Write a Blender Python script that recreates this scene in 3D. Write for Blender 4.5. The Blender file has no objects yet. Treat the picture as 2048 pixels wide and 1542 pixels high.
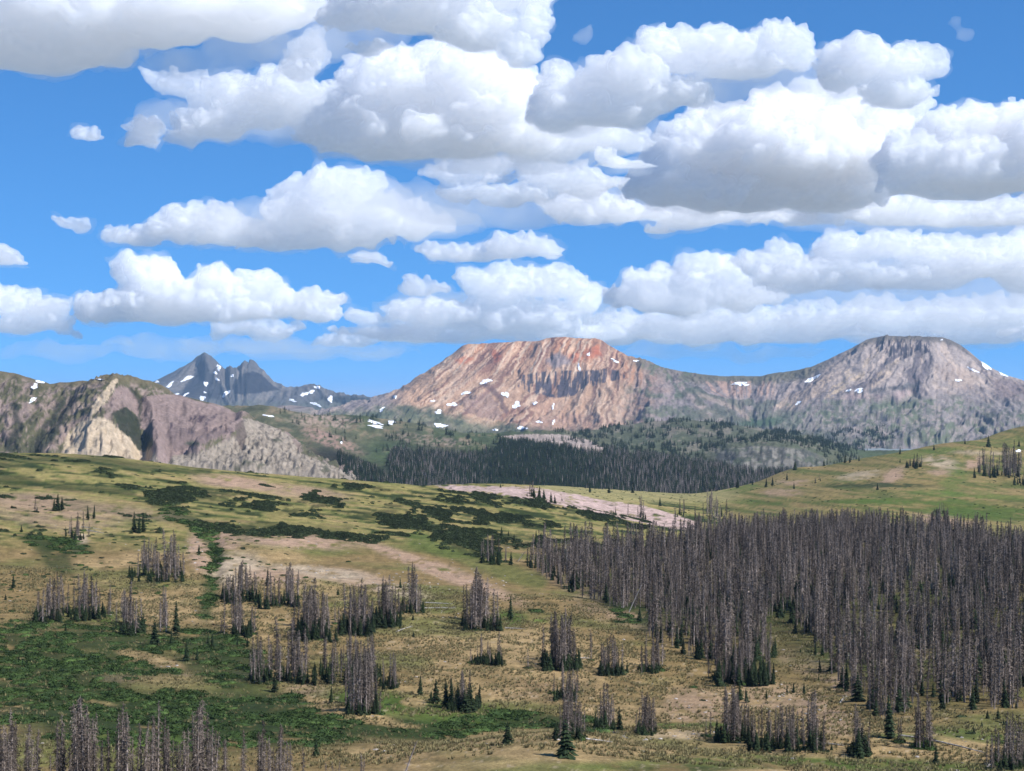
import bpy, math, random
import numpy as np
random.seed(7); rng = np.random.default_rng(7)
R = math.radians
sc = bpy.context.scene
COL = sc.collection
# ---------------------------------------------------------------- camera
F = 3822.0            # focal length in photo pixels
HX, HY = 1024.0, 800.0  # photo column straight ahead, photo row of eye level
cam_d = bpy.data.cameras.new('camera'); cam = bpy.data.objects.new('camera', cam_d); COL.objects.link(cam)
cam_d.sensor_width = 36.0; cam_d.lens = 36.0*F/2048.0
cam_d.shift_y = (HY-771.0)/2048.0
cam_d.clip_start = 1.0; cam_d.clip_end = 400000.0
cam.location = (0,0,0); cam.rotation_euler = (R(90),0,0)
sc.camera = cam
# ---------------------------------------------------------------- sky and sun
SUN_EL, SUN_AZ = R(47), R(112)     # azimuth clockwise from the view direction
w = bpy.data.worlds.new('World'); sc.world = w; w.use_nodes = True
nt = w.node_tree; nt.nodes.clear()
sky = nt.nodes.new('ShaderNodeTexSky'); sky.sky_type = 'NISHITA'; sky.sun_disc = False
sky.sun_elevation = SUN_EL; sky.sun_rotation = SUN_AZ
sky.altitude = 3600; sky.air_density = 1.0; sky.dust_density = 0.0; sky.ozone_density = 4.0
tc = nt.nodes.new('ShaderNodeTexCoord'); mp = nt.nodes.new('ShaderNodeVectorMath'); mp.operation = 'MULTIPLY_ADD'
mp.inputs[1].default_value = (1,1,.9); mp.inputs[2].default_value = (0,0,.10)
nt.links.new(tc.outputs['Generated'], mp.inputs[0]); nt.links.new(mp.outputs[0], sky.inputs[0])
hs = nt.nodes.new('ShaderNodeVectorMath'); hs.operation = 'MULTIPLY'; hs.inputs[1].default_value = (.50, .98, 1.26)
bg = nt.nodes.new('ShaderNodeBackground'); bg.inputs[1].default_value = 0.11
wo = nt.nodes.new('ShaderNodeOutputWorld')
nt.links.new(sky.outputs[0], hs.inputs[0]); nt.links.new(hs.outputs[0], bg.inputs[0]); nt.links.new(bg.outputs[0], wo.inputs[0])
sd = bpy.data.lights.new('sun', 'SUN'); sun = bpy.data.objects.new('sun', sd); COL.objects.link(sun)
sd.energy = 4.8; sd.angle = R(0.53); sd.color = (1.0, 0.975, 0.945)
sun.rotation_euler = (R(90)-SUN_EL, 0, R(180)-SUN_AZ)
sv = (math.sin(SUN_AZ)*math.cos(SUN_EL), math.cos(SUN_AZ)*math.cos(SUN_EL), math.sin(SUN_EL))
import mathutils
sun.rotation_euler = mathutils.Vector(sv).to_track_quat('Z','Y').to_euler()
sc.view_settings.view_transform = 'Standard'; sc.view_settings.look = 'None'
sc.view_settings.exposure = 0.35; sc.view_settings.gamma = 1.0
try: sc.view_settings.use_curve_mapping = False
except Exception: pass
cy = sc.cycles
cy.max_bounces = 32; cy.diffuse_bounces = 4; cy.glossy_bounces = 2; cy.transmission_bounces = 4
cy.transparent_max_bounces = 24; cy.volume_bounces = 32
# ---------------------------------------------------------------- noise in numpy
def _h(ix, iy, iz, seed):
    n = (ix*374761393 + iy*668265263 + iz*2147483647*3 + seed*1274126177).astype(np.int64) & 0xffffffff
    n = ((n ^ (n >> 13)) * 1274126177) & 0xffffffff
    n = ((n ^ (n >> 16)) * 2246822519) & 0xffffffff
    return ((n ^ (n >> 15)) & 0xffff).astype(np.float32)/32767.5 - 1.0
def n2(x, y, seed=0):
    xi = np.floor(x).astype(np.int64); yi = np.floor(y).astype(np.int64)
    fx = (x-xi); fy = (y-yi); u = fx*fx*(3-2*fx); v = fy*fy*(3-2*fy)
    z = np.zeros_like(xi)
    a = _h(xi,yi,z,seed); b = _h(xi+1,yi,z,seed); c = _h(xi,yi+1,z,seed); d = _h(xi+1,yi+1,z,seed)
    return (a+(b-a)*u)*(1-v) + (c+(d-c)*u)*v
def n3(x, y, z, seed=0):
    xi = np.floor(x).astype(np.int64); yi = np.floor(y).astype(np.int64); zi = np.floor(z).astype(np.int64)
    fx = x-xi; fy = y-yi; fz = z-zi
    u = fx*fx*(3-2*fx); v = fy*fy*(3-2*fy); t = fz*fz*(3-2*fz)
    def pl(k):
        a = _h(xi,yi,k,seed); b = _h(xi+1,yi,k,seed); c = _h(xi,yi+1,k,seed); d = _h(xi+1,yi+1,k,seed)
        return (a+(b-a)*u)*(1-v) + (c+(d-c)*u)*v
    return pl(zi)*(1-t) + pl(zi+1)*t
def fbm(x, y, octs=5, seed=0, gain=0.5, lac=2.03):
    s = 0; a = 1.0; t = 0
    for o in range(octs):
        s = s + a*n2(x, y, seed+o*17); t += a; a *= gain; x = x*lac+13.7; y = y*lac+7.3
    return s/t
def ridged(x, y, octs=5, seed=0, gain=0.5, lac=2.1):
    s = 0; a = 1.0; t = 0
    for o in range(octs):
        s = s + a*(1-2*np.abs(n2(x, y, seed+o*17))); t += a; a *= gain; x = x*lac+13.7; y = y*lac+7.3
    return s/t
def fbm3(x, y, z, octs=4, seed=0, gain=0.5, lac=2.03, billow=False):
    s = 0; a = 1.0; t = 0
    for o in range(octs):
        k = n3(x, y, z, seed+o*17); s = s + a*((1-2*np.abs(k)) if billow else k)
        t += a; a *= gain; x = x*lac+13.7; y = y*lac+7.3; z = z*lac+3.1
    return s/t
def ss(a, b, x):
    t = np.clip((x-a)/(b-a), 0, 1); return t*t*(3-2*t)
def at(px, py, d):
    return ((px-HX)/F*d, d, (HY-py)/F*d)
def new_mesh(name, verts, quads, smooth=True):
    verts = np.asarray(verts, np.float32); quads = np.asarray(quads, np.int32)
    me = bpy.data.meshes.new(name); k = quads.shape[1]
    me.vertices.add(len(verts)); me.vertices.foreach_set('co', verts.ravel())
    me.loops.add(quads.size); me.loops.foreach_set('vertex_index', quads.ravel())
    me.polygons.add(len(quads)); me.polygons.foreach_set('loop_start', np.arange(0, quads.size, k, dtype=np.int32))
    me.polygons.foreach_set('use_smooth', np.full(len(quads), smooth))
    me.update(calc_edges=True)
    return me
# ---------------------------------------------------------------- terrain sheets
def herm(x, xs, ys):
    xs = np.asarray(xs, float); ys = np.asarray(ys, float)
    m = np.zeros_like(ys); dl = np.diff(ys)/np.diff(xs)
    m[1:-1] = (dl[1:]*np.diff(xs)[:-1] + dl[:-1]*np.diff(xs)[1:])/(xs[2:]-xs[:-2])
    m[0] = dl[0]; m[-1] = dl[-1]
    x = np.clip(x, xs[0], xs[-1]); i = np.clip(np.searchsorted(xs, x, side='right')-1, 0, len(xs)-2)
    h = xs[i+1]-xs[i]; t = (x-xs[i])/h
    return (ys[i]*(2*t**3-3*t**2+1) + m[i]*h*(t**3-2*t**2+t) + ys[i+1]*(-2*t**3+3*t**2) + m[i+1]*h*(t**3-t**2))
class Sheet: pass
def sheet(name, px, rows, counts, disp=None, paint=None, mat=None, label=None, lin=False):
    """rows: (distance, [(photo column, photo row), ...]) from near to far; counts: steps between rows."""
    px = np.asarray(px, float); K = len(rows)
    Yk = np.array([(np.interp if lin else herm)(px, *zip(*r[1])) for r in rows])
    dk = np.array([math.log(r[0]) for r in rows])
    u = np.concatenate([np.arange(c)/c + i for i, c in enumerate(counts)] + [[K-1]])
    # interpolate rows with a smooth curve that cannot overshoot much
    i = np.clip(u.astype(int), 0, K-2); t = (u-i)[:,None]
    m = np.zeros_like(Yk); m[1:-1] = (Yk[2:]-Yk[:-2])/2; m[0] = Yk[1]-Yk[0]; m[-1] = Yk[-1]-Yk[-2]
    dl = np.diff(Yk, axis=0)
    flat = np.ones_like(m); flat[1:-1] = (dl[1:]*dl[:-1] > 0)
    lim = 3*np.minimum(np.abs(np.vstack([dl[:1], dl])), np.abs(np.vstack([dl, dl[-1:]])))
    m = np.clip(m, -lim, lim)*flat
    Y = Yk[i]*(2*t**3-3*t**2+1) + m[i]*(t**3-2*t**2+t) + Yk[i+1]*(-2*t**3+3*t**2) + m[i+1]*(t**3-t**2)
    D = np.exp(np.interp(u, np.arange(K), dk))[:,None]*np.ones((1,len(px)))
    PX = np.ones((len(u),1))*px[None,:]; U = u[:,None]*np.ones((1,len(px)))
    Z = (HY-Y)/F*D
    if disp is not None: Z = Z + disp(PX, Y, U, D)
    X = (PX-HX)/F*D
    s = Sheet(); s.X=X; s.D=D; s.Z=Z; s.px=px; s.PX=PX; s.U=U; s.Y=HY-Z/D*F
    nv, nu = X.shape
    idx = np.arange(nv*nu).reshape(nv, nu)
    q = np.stack([idx[:-1,:-1], idx[:-1,1:], idx[1:,1:], idx[1:,:-1]], -1).reshape(-1,4)
    me = new_mesh(name, np.stack([X, D, Z], -1).reshape(-1,3), q)
    ob = bpy.data.objects.new(name, me); COL.objects.link(ob); ob['kind'] = 'structure'
    if label: ob['label'] = label
    if paint is not None:
        C = np.clip(paint(s), 0.004, .95); a = me.color_attributes.new('tint', 'FLOAT_COLOR', 'POINT')
        a.data.foreach_set('color', np.concatenate([C.reshape(-1,3), np.ones((nv*nu,1))], 1).astype(np.float32).ravel())
    if mat: me.materials.append(mat)
    s.ob = ob; return s
def ground_at(s, px, py, dmin=0, want='near'):
    """world point where the sight line through a photo pixel meets the sheet"""
    j = np.interp(px, s.px, np.arange(len(s.px))); j0 = int(min(max(j,0), len(s.px)-2)); f = j-j0
    Y = s.Y[:,j0]*(1-f)+s.Y[:,j0+1]*f; D = s.D[:,j0]; Z = s.Z[:,j0]*(1-f)+s.Z[:,j0+1]*f
    k = np.where((Y[:-1] >= py) & (Y[1:] < py) & (D[1:] > dmin))[0]
    if len(k) == 0: return None
    k = k[0]; t = (Y[k]-py)/(Y[k]-Y[k+1]+1e-9)
    d = D[k]+(D[k+1]-D[k])*t; z = Z[k]+(Z[k+1]-Z[k])*t
    return ((px-HX)/F*d, d, z)
def ground_many(s, px, py):
    P = [ground_at(s, a, b) for a, b in zip(px, py)]
    return np.array([p for p in P if p is not None])
# painting helpers, all in the sheet's own map coordinates
def mixc(C, col, m):
    return C*(1-m[...,None]) + np.asarray(col, float)*m[...,None]
def ell(x, y, cx, cy, rx, ry, a=0, soft=.35):
    c, s_ = math.cos(R(a)), math.sin(R(a)); dx = x-cx; dy = y-cy
    r = np.sqrt(((dx*c+dy*s_)/rx)**2 + ((-dx*s_+dy*c)/ry)**2)
    return 1-ss(1-soft, 1+soft, r)
def line(x, y, pts, wd, soft=.5):
    best = np.full(x.shape, 1e9)
    for (x0,y0),(x1,y1) in zip(pts[:-1], pts[1:]):
        dx, dy = x1-x0, y1-y0; t = np.clip(((x-x0)*dx+(y-y0)*dy)/(dx*dx+dy*dy), 0, 1)
        best = np.minimum(best, np.hypot(x-x0-t*dx, y-y0-t*dy))
    return 1-ss(wd*(1-soft), wd*(1+soft), best)
def poly(x, y, pts):
    c = np.zeros(x.shape, bool); n = len(pts)
    for i in range(n):
        x0,y0 = pts[i]; x1,y1 = pts[(i+1)%n]
        if y0 == y1: continue
        k = ((y0 > y) != (y1 > y)) & (x < (x1-x0)*(y-y0)/(y1-y0)+x0); c ^= k
    return c.astype(float)
def srgb(r, g, b, k=1.6):
    f = lambda v: ((v/255+.055)/1.055)**2.4 if v > 10 else v/255/12.92
    return np.array([f(r), f(g), f(b)])/k
def land_mat(name, sc1, sc2, amp, bump, rough=1.0, bdist=1.0):
    m = bpy.data.materials.new(name); m.use_nodes = True; t = m.node_tree; N = t.nodes.new; L = t.links.new
    b = t.nodes['Principled BSDF']; b.inputs['Roughness'].default_value = rough; b.inputs['Specular IOR Level'].default_value = .1
    at_ = N('ShaderNodeAttribute'); at_.attribute_name = 'tint'
    tc = N('ShaderNodeTexCoord')
    n1 = N('ShaderNodeTexNoise'); n1.inputs['Scale'].default_value = sc1; n1.inputs['Detail'].default_value = 6; n1.inputs['Roughness'].default_value = .65
    n2_ = N('ShaderNodeTexNoise'); n2_.inputs['Scale'].default_value = sc2; n2_.inputs['Detail'].default_value = 4
    L(tc.outputs['Object'], n1.inputs['Vector']); L(tc.outputs['Object'], n2_.inputs['Vector'])
    mr = N('ShaderNodeMapRange'); mr.inputs[1].default_value = .3; mr.inputs[2].default_value = .7; mr.inputs[3].default_value = 1-amp; mr.inputs[4].default_value = 1+amp
    L(n1.outputs[0], mr.inputs[0])
    mr2 = N('ShaderNodeMapRange'); mr2.inputs[1].default_value = .3; mr2.inputs[2].default_value = .7; mr2.inputs[3].default_value = 1-amp*.6; mr2.inputs[4].default_value = 1+amp*.6
    L(n2_.outputs[0], mr2.inputs[0])
    mm = N('ShaderNodeMath'); mm.operation = 'MULTIPLY'; L(mr.outputs[0], mm.inputs[0]); L(mr2.outputs[0], mm.inputs[1])
    vm = N('ShaderNodeVectorMath'); vm.operation = 'SCALE'; L(at_.outputs['Color'], vm.inputs[0]); L(mm.outputs[0], vm.inputs['Scale'])
    L(vm.outputs[0], b.inputs['Base Color'])
    bp = N('ShaderNodeBump'); bp.inputs['Strength'].default_value = bump; bp.inputs['Distance'].default_value = bdist
    L(n1.outputs[0], bp.inputs['Height']); L(bp.outputs[0], b.inputs['Normal'])
    return m
# ---------------------------------------------------------------- base ground to the horizon and haze
def plain_mat(name, col, rough=.9):
    m = bpy.data.materials.new(name); m.use_nodes = True; b = m.node_tree.nodes['Principled BSDF']
    b.inputs['Base Color'].default_value = (*col, 1); b.inputs['Roughness'].default_value = rough; b.inputs['Specular IOR Level'].default_value = .15
    return m
def noisy_mat(name, c0, c1, scale, rough=.9, obj_rand=.0, detail=3):
    m = bpy.data.materials.new(name); m.use_nodes = True; t = m.node_tree; N = t.nodes.new; L = t.links.new
    b = t.nodes['Principled BSDF']; b.inputs['Roughness'].default_value = rough; b.inputs['Specular IOR Level'].default_value = .15
    tc = N('ShaderNodeTexCoord'); n = N('ShaderNodeTexNoise'); n.inputs['Scale'].default_value = scale; n.inputs['Detail'].default_value = detail
    L(tc.outputs['Object'], n.inputs['Vector'])
    r = N('ShaderNodeValToRGB'); r.color_ramp.elements[0].position = .35; r.color_ramp.elements[1].position = .65
    r.color_ramp.elements[0].color = (*c0, 1); r.color_ramp.elements[1].color = (*c1, 1); L(n.outputs[0], r.inputs[0])
    oi = N('ShaderNodeObjectInfo'); mr = N('ShaderNodeMapRange'); mr.inputs[3].default_value = 1-obj_rand; mr.inputs[4].default_value = 1+obj_rand
    L(oi.outputs['Random'], mr.inputs[0]); vm = N('ShaderNodeVectorMath'); vm.operation = 'SCALE'
    L(r.outputs[0], vm.inputs[0]); L(mr.outputs[0], vm.inputs['Scale']); L(vm.outputs[0], b.inputs['Base Color'])
    return m
gm = noisy_mat('far_ground', (.18,.21,.21), (.28,.30,.30), .0006)
me = new_mesh('ground', [(-95000,-95000,-150),(95000,-95000,-150),(95000,95000,-150),(-95000,95000,-150)], [(0,1,2,3)], False)
me.materials.append(gm); go = bpy.data.objects.new('ground', me); COL.objects.link(go); go['kind'] = 'structure'
HAZE = 2.3e-5
hb = [(x,y,z) for z in (-151.5, 345) for x,y in ((-95500,-95500),(95500,-95500),(95500,95500),(-95500,95500))]
hm = new_mesh('haze', hb, [(0,3,2,1),(4,5,6,7),(0,1,5,4),(1,2,6,5),(2,3,7,6),(3,0,4,7)], False)
mh = bpy.data.materials.new('haze'); mh.use_nodes = True; t = mh.node_tree; t.nodes.clear()
v = t.nodes.new('ShaderNodeVolumePrincipled'); v.inputs['Color'].default_value = (.46,.70,1,1); v.inputs['Density'].default_value = HAZE
o_ = t.nodes.new('ShaderNodeOutputMaterial'); t.links.new(v.outputs[0], o_.inputs['Volume'])
hm.materials.append(mh); ho = bpy.data.objects.new('haze', hm); COL.objects.link(ho); ho['kind'] = 'stuff'; ho['label'] = 'thin blue summer haze over the valley'

# ---------------------------------------------------------------- near meadows
XE = [-1200,-500]
near_rows = [
 (3,    [(-1200,3100),(3250,3100)]),
 (30,   [(-1200,2300),(3250,2300)]),
 (100,  [(-1200,1900),(3250,1900)]),
 (200,  [(-1200,1720),(0,1730),(1100,1700),(2048,1720),(3250,1700)]),
 (270,  [(-1200,1590),(0,1600),(400,1596),(700,1570),(1100,1560),(1500,1575),(2048,1600),(3250,1580)]),
 (330,  [(-1200,1450),(0,1470),(400,1480),(800,1478),(1100,1482),(1500,1500),(2048,1500),(3250,1480)]),
 (380,  [(-1200,1370),(0,1395),(400,1410),(800,1415),(1100,1425),(1500,1440),(2048,1430),(3250,1400)]),
 (450,  [(-1200,1270),(0,1290),(400,1305),(800,1320),(1100,1330),(1500,1350),(1700,1345),(2048,1340),(3250,1300)]),
 (520,  [(-1200,1190),(0,1210),(400,1230),(800,1245),(1100,1255),(1500,1275),(2048,1265),(3250,1230)]),
 (600,  [(-1200,1110),(0,1130),(400,1150),(800,1175),(1100,1190),(1500,1200),(2048,1190),(3250,1170)]),
 (700,  [(-1200,1020),(0,1045),(400,1072),(800,1105),(1100,1128),(1400,1135),(1700,1130),(2048,1125),(3250,1110)]),
 (820,  [(-1200,950),(0,975),(400,1008),(800,1045),(1100,1080),(1400,1095),(1700,1085),(2048,1085),(3250,1080)]),
 (950,  [(-1200,905),(0,925),(200,933),(400,957),(800,1001),(1100,1040),(1400,1070),(1700,1060),(2048,1062),(3250,1060)]),
 (1060, [(-1200,885),(-500,898),(0,905),(200,912),(400,935),(600,952),(800,968),(900,978),(1000,986),(1100,1004),(1200,1025),(1300,1046),(1400,1060),(1700,1050),(2048,1052),(3250,1050)]),
 (1140, [(-1200,925),(0,940),(400,960),(800,978),(900,976),(1000,982),(1100,1000),(1200,1020),(1300,1040),(1400,1052),(1700,1035),(2048,1035),(3250,1035)]),
 (1230, [(-1200,965),(0,980),(400,985),(800,975),(900,971),(1060,976),(1200,1000),(1300,1015),(1400,1040),(1700,1008),(2048,1015),(3250,1015)]),
 (1450, [(-1200,1000),(0,1000),(400,1000),(800,985),(900,971),(1060,973),(1200,992),(1300,1002),(1400,1015),(1600,985),(1800,965),(2048,975),(3250,970)]),
 (1650, [(-1200,1020),(0,1020),(800,1000),(900,975),(1060,971),(1200,982),(1300,991),(1400,994),(1500,975),(1600,956),(1700,945),(1850,925),(2048,935),(3250,920)]),
 (1850, [(-1200,1040),(0,1040),(800,1010),(950,985),(1060,974),(1200,979),(1300,984),(1400,986),(1470,975),(1520,962),(1560,946),(1600,936),(1640,935),(1700,922),(1740,914),(1800,904),(1850,894),(1900,886),(1960,882),(2048,880),(3250,870)]),
 (2050, [(-1200,1060),(0,1060),(800,1050),(1100,1010),(1400,1010),(1560,980),(1700,950),(1850,920),(1930,888),(1960,880),(2000,866),(2048,853),(2300,830),(3250,800)]),
 (2300, [(-1200,1090),(3250,1040)]),
]
near_px = np.concatenate([np.arange(-1200,-60,20), np.arange(-60,2110,4), np.arange(2110,3251,20)])
near_counts = [8,6,8,18,34,26,30,26,24,26,24,20,16,14,16,20,18,18,14,6]
def near_disp(px, Y, U, D):
    x = (px-HX)/F*D; y = D
    a = ss(60, 250, D)
    z = (fbm(x/75, y/75, 3, 11)*1.6 + fbm(x/16, y/22, 3, 12)*.55)*a + fbm(x/4, y/4, 3, 13)*.16*a
    def bump(cx, cy, rx, ry, h, aa=0):
        return h*np.exp(-(((px-cx)/rx)**2 + ((Y-cy)/ry)**2))
    z = z + bump(1090, 1500, 170, 38, 2.0) + bump(700, 1425, 80, 14, 1.4) + bump(1750, 1490, 160, 16, 1.6) + bump(250,1370,150,28,1.5)
    z = z - bump(900, 1455, 230, 22, 2.4) - bump(430, 1120, 14, 60, 1.6) - bump(1650,1010,250,8,1.2)
    z = z + bump(560, 1095, 90, 16, 2.2) + bump(1890,1045,70,12,2.5)
    z = z + (ridged(x/14,y/14,3,14)*.5)*ss(1100,1150,D)*ss(1350,1250,D)*(px>860)
    z = z*(1-.75*ss(.6,1,1-np.minimum(np.abs(D-1060),60)/60*(px<900)-1*(px>=900)))
    return z
TAN = srgb(156,132,88); TAN2 = srgb(186,158,112); YEL = srgb(176,164,100); GRN = srgb(100,118,56); DGRN = srgb(54,66,34); PINK = srgb(196,164,136); PALE = srgb(208,186,156); LIME = srgb(112,138,60)
def near_paint(s):
    px, Y = s.PX, s.Y; x, y = s.X, s.D
    # map coordinates stretched along the contours
    w1 = fbm(x/60, y/60, 4, 21)*40; w2 = fbm(x/25, y/40, 4, 22)*14
    X, W = px+w1*.8, Y+w2*.9
    fine = fbm(x/2.2, y/2.2, 4, 23, .65); med = fbm(x/9, y/14, 4, 24, .6); big = fbm(x/45, y/80, 3, 25)
    st = fbm(px/70, (Y-.12*px)/3.2, 4, 26, .55)          # long streaks following the slope
    C = np.ones(px.shape+(3,))*TAN
    s.thick = np.zeros(px.shape); s.jun = np.zeros(px.shape); s.bare = np.zeros(px.shape)
    C = mixc(C, TAN2, ss(-.1,.5,big+med*.5))
    C = mixc(C, GRN, ss(.0,.45,fbm(x/30, y/30, 4, 27))*.6)
    # upper hillside: streaky yellow green
    up = ss(1110,1060,Y)
    C = mixc(C, YEL*.95, up*.75); C = mixc(C, GRN, up*ss(-.1,.25,st)*.75); C = mixc(C, DGRN, up*ss(.08,.32,st+med*.35)*.9); s.jun = np.maximum(s.jun, up*.62*ss(.22,.4,st+med*.4)*ss(1000,900,px+0*Y))
    C = mixc(C, TAN2, up*ss(.2,.55,-st)*.7)
    right = ss(1420,1500,px)*ss(1060,1040,Y)
    C = mixc(C, TAN, right*.55); C = mixc(C, GRN, right*ss(-.1,.4,st+big*.6)*.6)
    plain = ss(1060,1100,px)*ss(1500,1440,px)*ss(1010,1000,Y); C = mixc(C, srgb(186,174,118), plain*.7)
    # left crest green bands
    for pts, wd, k in [([(-100,915),(200,925),(420,945)],9,.7),([(-100,932),(90,938)],5,.8),([(0,958),(180,975),(260,985)],9,.75),([(0,995),(250,1015),(420,1060),(700,1062)],10,.55)]:
        C = mixc(C, DGRN*1.3, line(X,W,pts,wd)*k)
    # dark juniper bands
    for pts, wd in [([(300,1000),(420,990),(560,1010),(640,1022)],14),([(620,1000),(760,1030),(900,1062),(1060,1085),(1200,1100)],13),([(780,1010),(960,1035),(1100,1052)],9),([(690,972),(860,992),(1000,1018)],6),([(960,998),(1130,1015),(1300,1052)],8),([(380,1050),(520,1058),(700,1072),(780,1085)],8),([(880,1075),(990,1110)],16)]:
        m = line(X+fine*14, W+fine*5, pts, wd, .5); s.jun = np.maximum(s.jun, m); C = mixc(C, DGRN*.8, m*ss(-.15,.15,fbm(px/26,Y/5,4,31,.6))*.7)
    C = mixc(C, GRN, line(X,W,[(840,1080),(960,1130),(1080,1160)],16)*.6)
    # green gully
    m = line(X*.8+px*.2+fine*6,W,[(330,1020),(410,1065),(440,1110),(435,1170),(420,1230)],15,.8)*ss(-.6,0,med+.3); C = mixc(C, DGRN*1.4, m*.9); s.thick = np.maximum(s.thick, m*.9)
    # pink and pale bare soil
    pm = ss(-.5,-.05,fbm(px/24,Y/5,4,33,.6))
    for cx,cy,rx,ry,a,k in [(470,965,70,9,6,.9),(560,980,90,9,10,.6),(630,985,60,8,10,.6),(160,1015,160,14,6,.5),(110,1035,110,18,8,.55),(60,1000,70,12,0,.4),
        (600,1082,110,12,3,1),(450,1078,30,14,30,.9),(480,1140,45,28,0,1),(720,1160,80,12,12,.8),(640,1145,90,9,6,1),(820,1120,90,9,22,1),(930,1160,110,11,22,1),(800,1180,60,9,10,.6),(400,1105,18,34,-25,1),(162,1083,12,20,20,1),(560,1155,60,14,6,.8),
        (1150,1170,60,14,25,.6),(1240,1230,90,16,15,.5),(230,1355,34,8,5,1),(310,1325,40,7,15,.8),(360,1345,22,5,12,.8),(480,1350,22,9,-20,.9),(620,1385,40,14,0,.6),(1620,1330,60,16,20,.55),(1680,1370,28,10,25,.8),
        (1395,1415,60,30,0,.55),(1560,1400,90,26,5,.45),(1660,1435,60,22,30,.6),(1350,1470,60,8,0,.4),(1100,1380,90,20,0,.2),
        (1890,1042,60,9,8,1),(1950,925,20,8,-25,.9),(1880,925,34,9,12,.8),(1780,955,30,9,-30,.8),(1720,950,36,6,-8,.6),(1880,945,24,5,0,.7),(1560,985,40,6,0,.6),(1590,965,30,6,0,.6),(1960,905,60,4,0,.6)]:
        m = ell(X*.35+px*.65+fine*9, W*.3+Y*.7+fine*3.5, cx, cy, rx*1.1, ry*1.2, a, .5)*min(1,k*1.15)*pm
        s.bare = np.maximum(s.bare, m)
        C = mixc(C, PINK if (cx+cy)%3 else PALE, m)
    # the long pink bank
    m = poly(px+fine*9+med*10, Y+fine*3+med*4, [(868,970),(1060,974),(1130,985),(1200,999),(1300,1015),(1360,1032),(1400,1046),(1400,1064),(1300,1050),(1200,1028),(1100,1006),(1000,989),(900,980)])
    C = mixc(C, srgb(212,184,172)*(1+.2*med+.25*fine)[...,None], m*(px>860)*ss(-.6,-.2,med+fine)); s.bare = np.maximum(s.bare, m)
    # willow flats, vivid and dark green
    for cx,cy,rx,ry,a,k,c in [(180,1300,260,55,4,.9,DGRN),(60,1380,190,60,0,.9,DGRN),(330,1440,330,60,2,1,DGRN),(560,1440,180,50,5,1,DGRN),(900,1460,330,26,2,1,DGRN),(740,1400,90,22,4,.9,LIME*.6),(900,1425,200,22,6,.9,LIME*.6),(1080,1440,130,16,3,.9,DGRN),
        (250,1480,120,16,0,.8,LIME),(420,1290,60,30,20,.9,DGRN),(470,1330,90,50,15,.9,DGRN),(1400,1452,120,8,0,.9,LIME*.6),(1800,1478,90,10,4,.8,LIME*.6),(1960,1475,120,12,8,.8,LIME*.6),(1650,1525,330,14,2,.9,LIME*.6),(1300,1530,150,12,0,.6,LIME*.7),(1380,1538,90,10,0,.7,DGRN),
        (700,1210,60,8,0,.6,LIME*.7),(880,1215,60,12,0,.6,LIME*.7),(1020,1238,36,16,0,.9,LIME*.6),(1075,1222,18,4,0,1,DGRN),(1085,1243,18,4,0,.8,LIME),(1240,1244,16,3,0,.9,DGRN),(215,1235,30,12,10,.8,LIME*.8),(1300,1200,180,60,20,.6,DGRN),(120,1090,70,18,10,.9,DGRN),(120,1120,50,20,30,.8,DGRN),(820,1170,30,5,0,.0,DGRN),
        (1270,1225,60,20,20,.9,DGRN),(1800,1250,320,140,10,.75,DGRN*1.2),(1900,1120,200,60,0,.7,DGRN),(1450,1200,160,70,10,.7,DGRN*1.2),(1500,1310,60,40,0,.6,DGRN*1.3),
        (1800,1003,180,6,1,.9,LIME*.7),(1760,972,110,5,0,.9,DGRN),(1980,1025,120,14,2,.9,LIME*.65),(1950,990,140,5,2,.7,LIME*.8),(1905,960,20,30,20,.6,LIME*.8),(1520,1005,60,6,0,.7,LIME*.7),(1490,975,40,5,-10,.7,LIME*.8),(1850,905,70,8,-5,.6,LIME*.9)]:
        m = ell(X*.5+px*.5+med*12, W*.5+Y*.5+med*5, cx, cy, rx, ry, a, .4)*k
        if c is DGRN and Y is not None and k > .8: s.thick = np.maximum(s.thick, m)
        C = mixc(C, c*1.25 if c is DGRN else c, m*ss(-.7,-.2,med+fine*.5))
    for cx,cy,rx,ry,a,k in [(1100,1492,200,34,2,.9),(1750,1486,110,13,4,.85),(705,1428,95,13,12,.95),(660,1408,60,8,14,.9),(560,1345,30,10,0,.9),(830,1405,26,9,0,.9),(800,1452,40,4,4,.9),(1560,1500,200,12,4,.7),(300,1318,70,12,14,.8),(1900,1505,140,14,6,.7),(900,1535,160,12,-3,.6),(1560,1545,120,8,0,.8)]:
        m = ell(px+med*10, Y+med*3+fine, cx, cy, rx, ry, a, .25)*k; C = mixc(C, TAN2*(1+.1*med)[...,None], m); s.thick = s.thick*(1-m)
    # little shrubs and tussocks as colour down to a few centimetres of soil
    sp = ss(.16,.36,fbm(x/2.2, y/6, 3, 41, .6))*(.5+.5*ss(1000,1150,Y))
    C = mixc(C, DGRN*1.1, sp*.3)
    C = mixc(C, PALE, ss(.42,.6,fbm(x/1.2, y/1.6, 3, 43, .6))*ss(1150,1300,Y)*.5*(1-ss(.1,.3,s.thick)))
    C = C*(1+.22*fine+.12*med)[...,None]
    return C
mat_near = land_mat('meadow', 1.6, .25, .38, .55, 1.0, .5)
near = sheet('meadow', near_px, near_rows, near_counts, near_disp, near_paint, mat_near)

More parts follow.
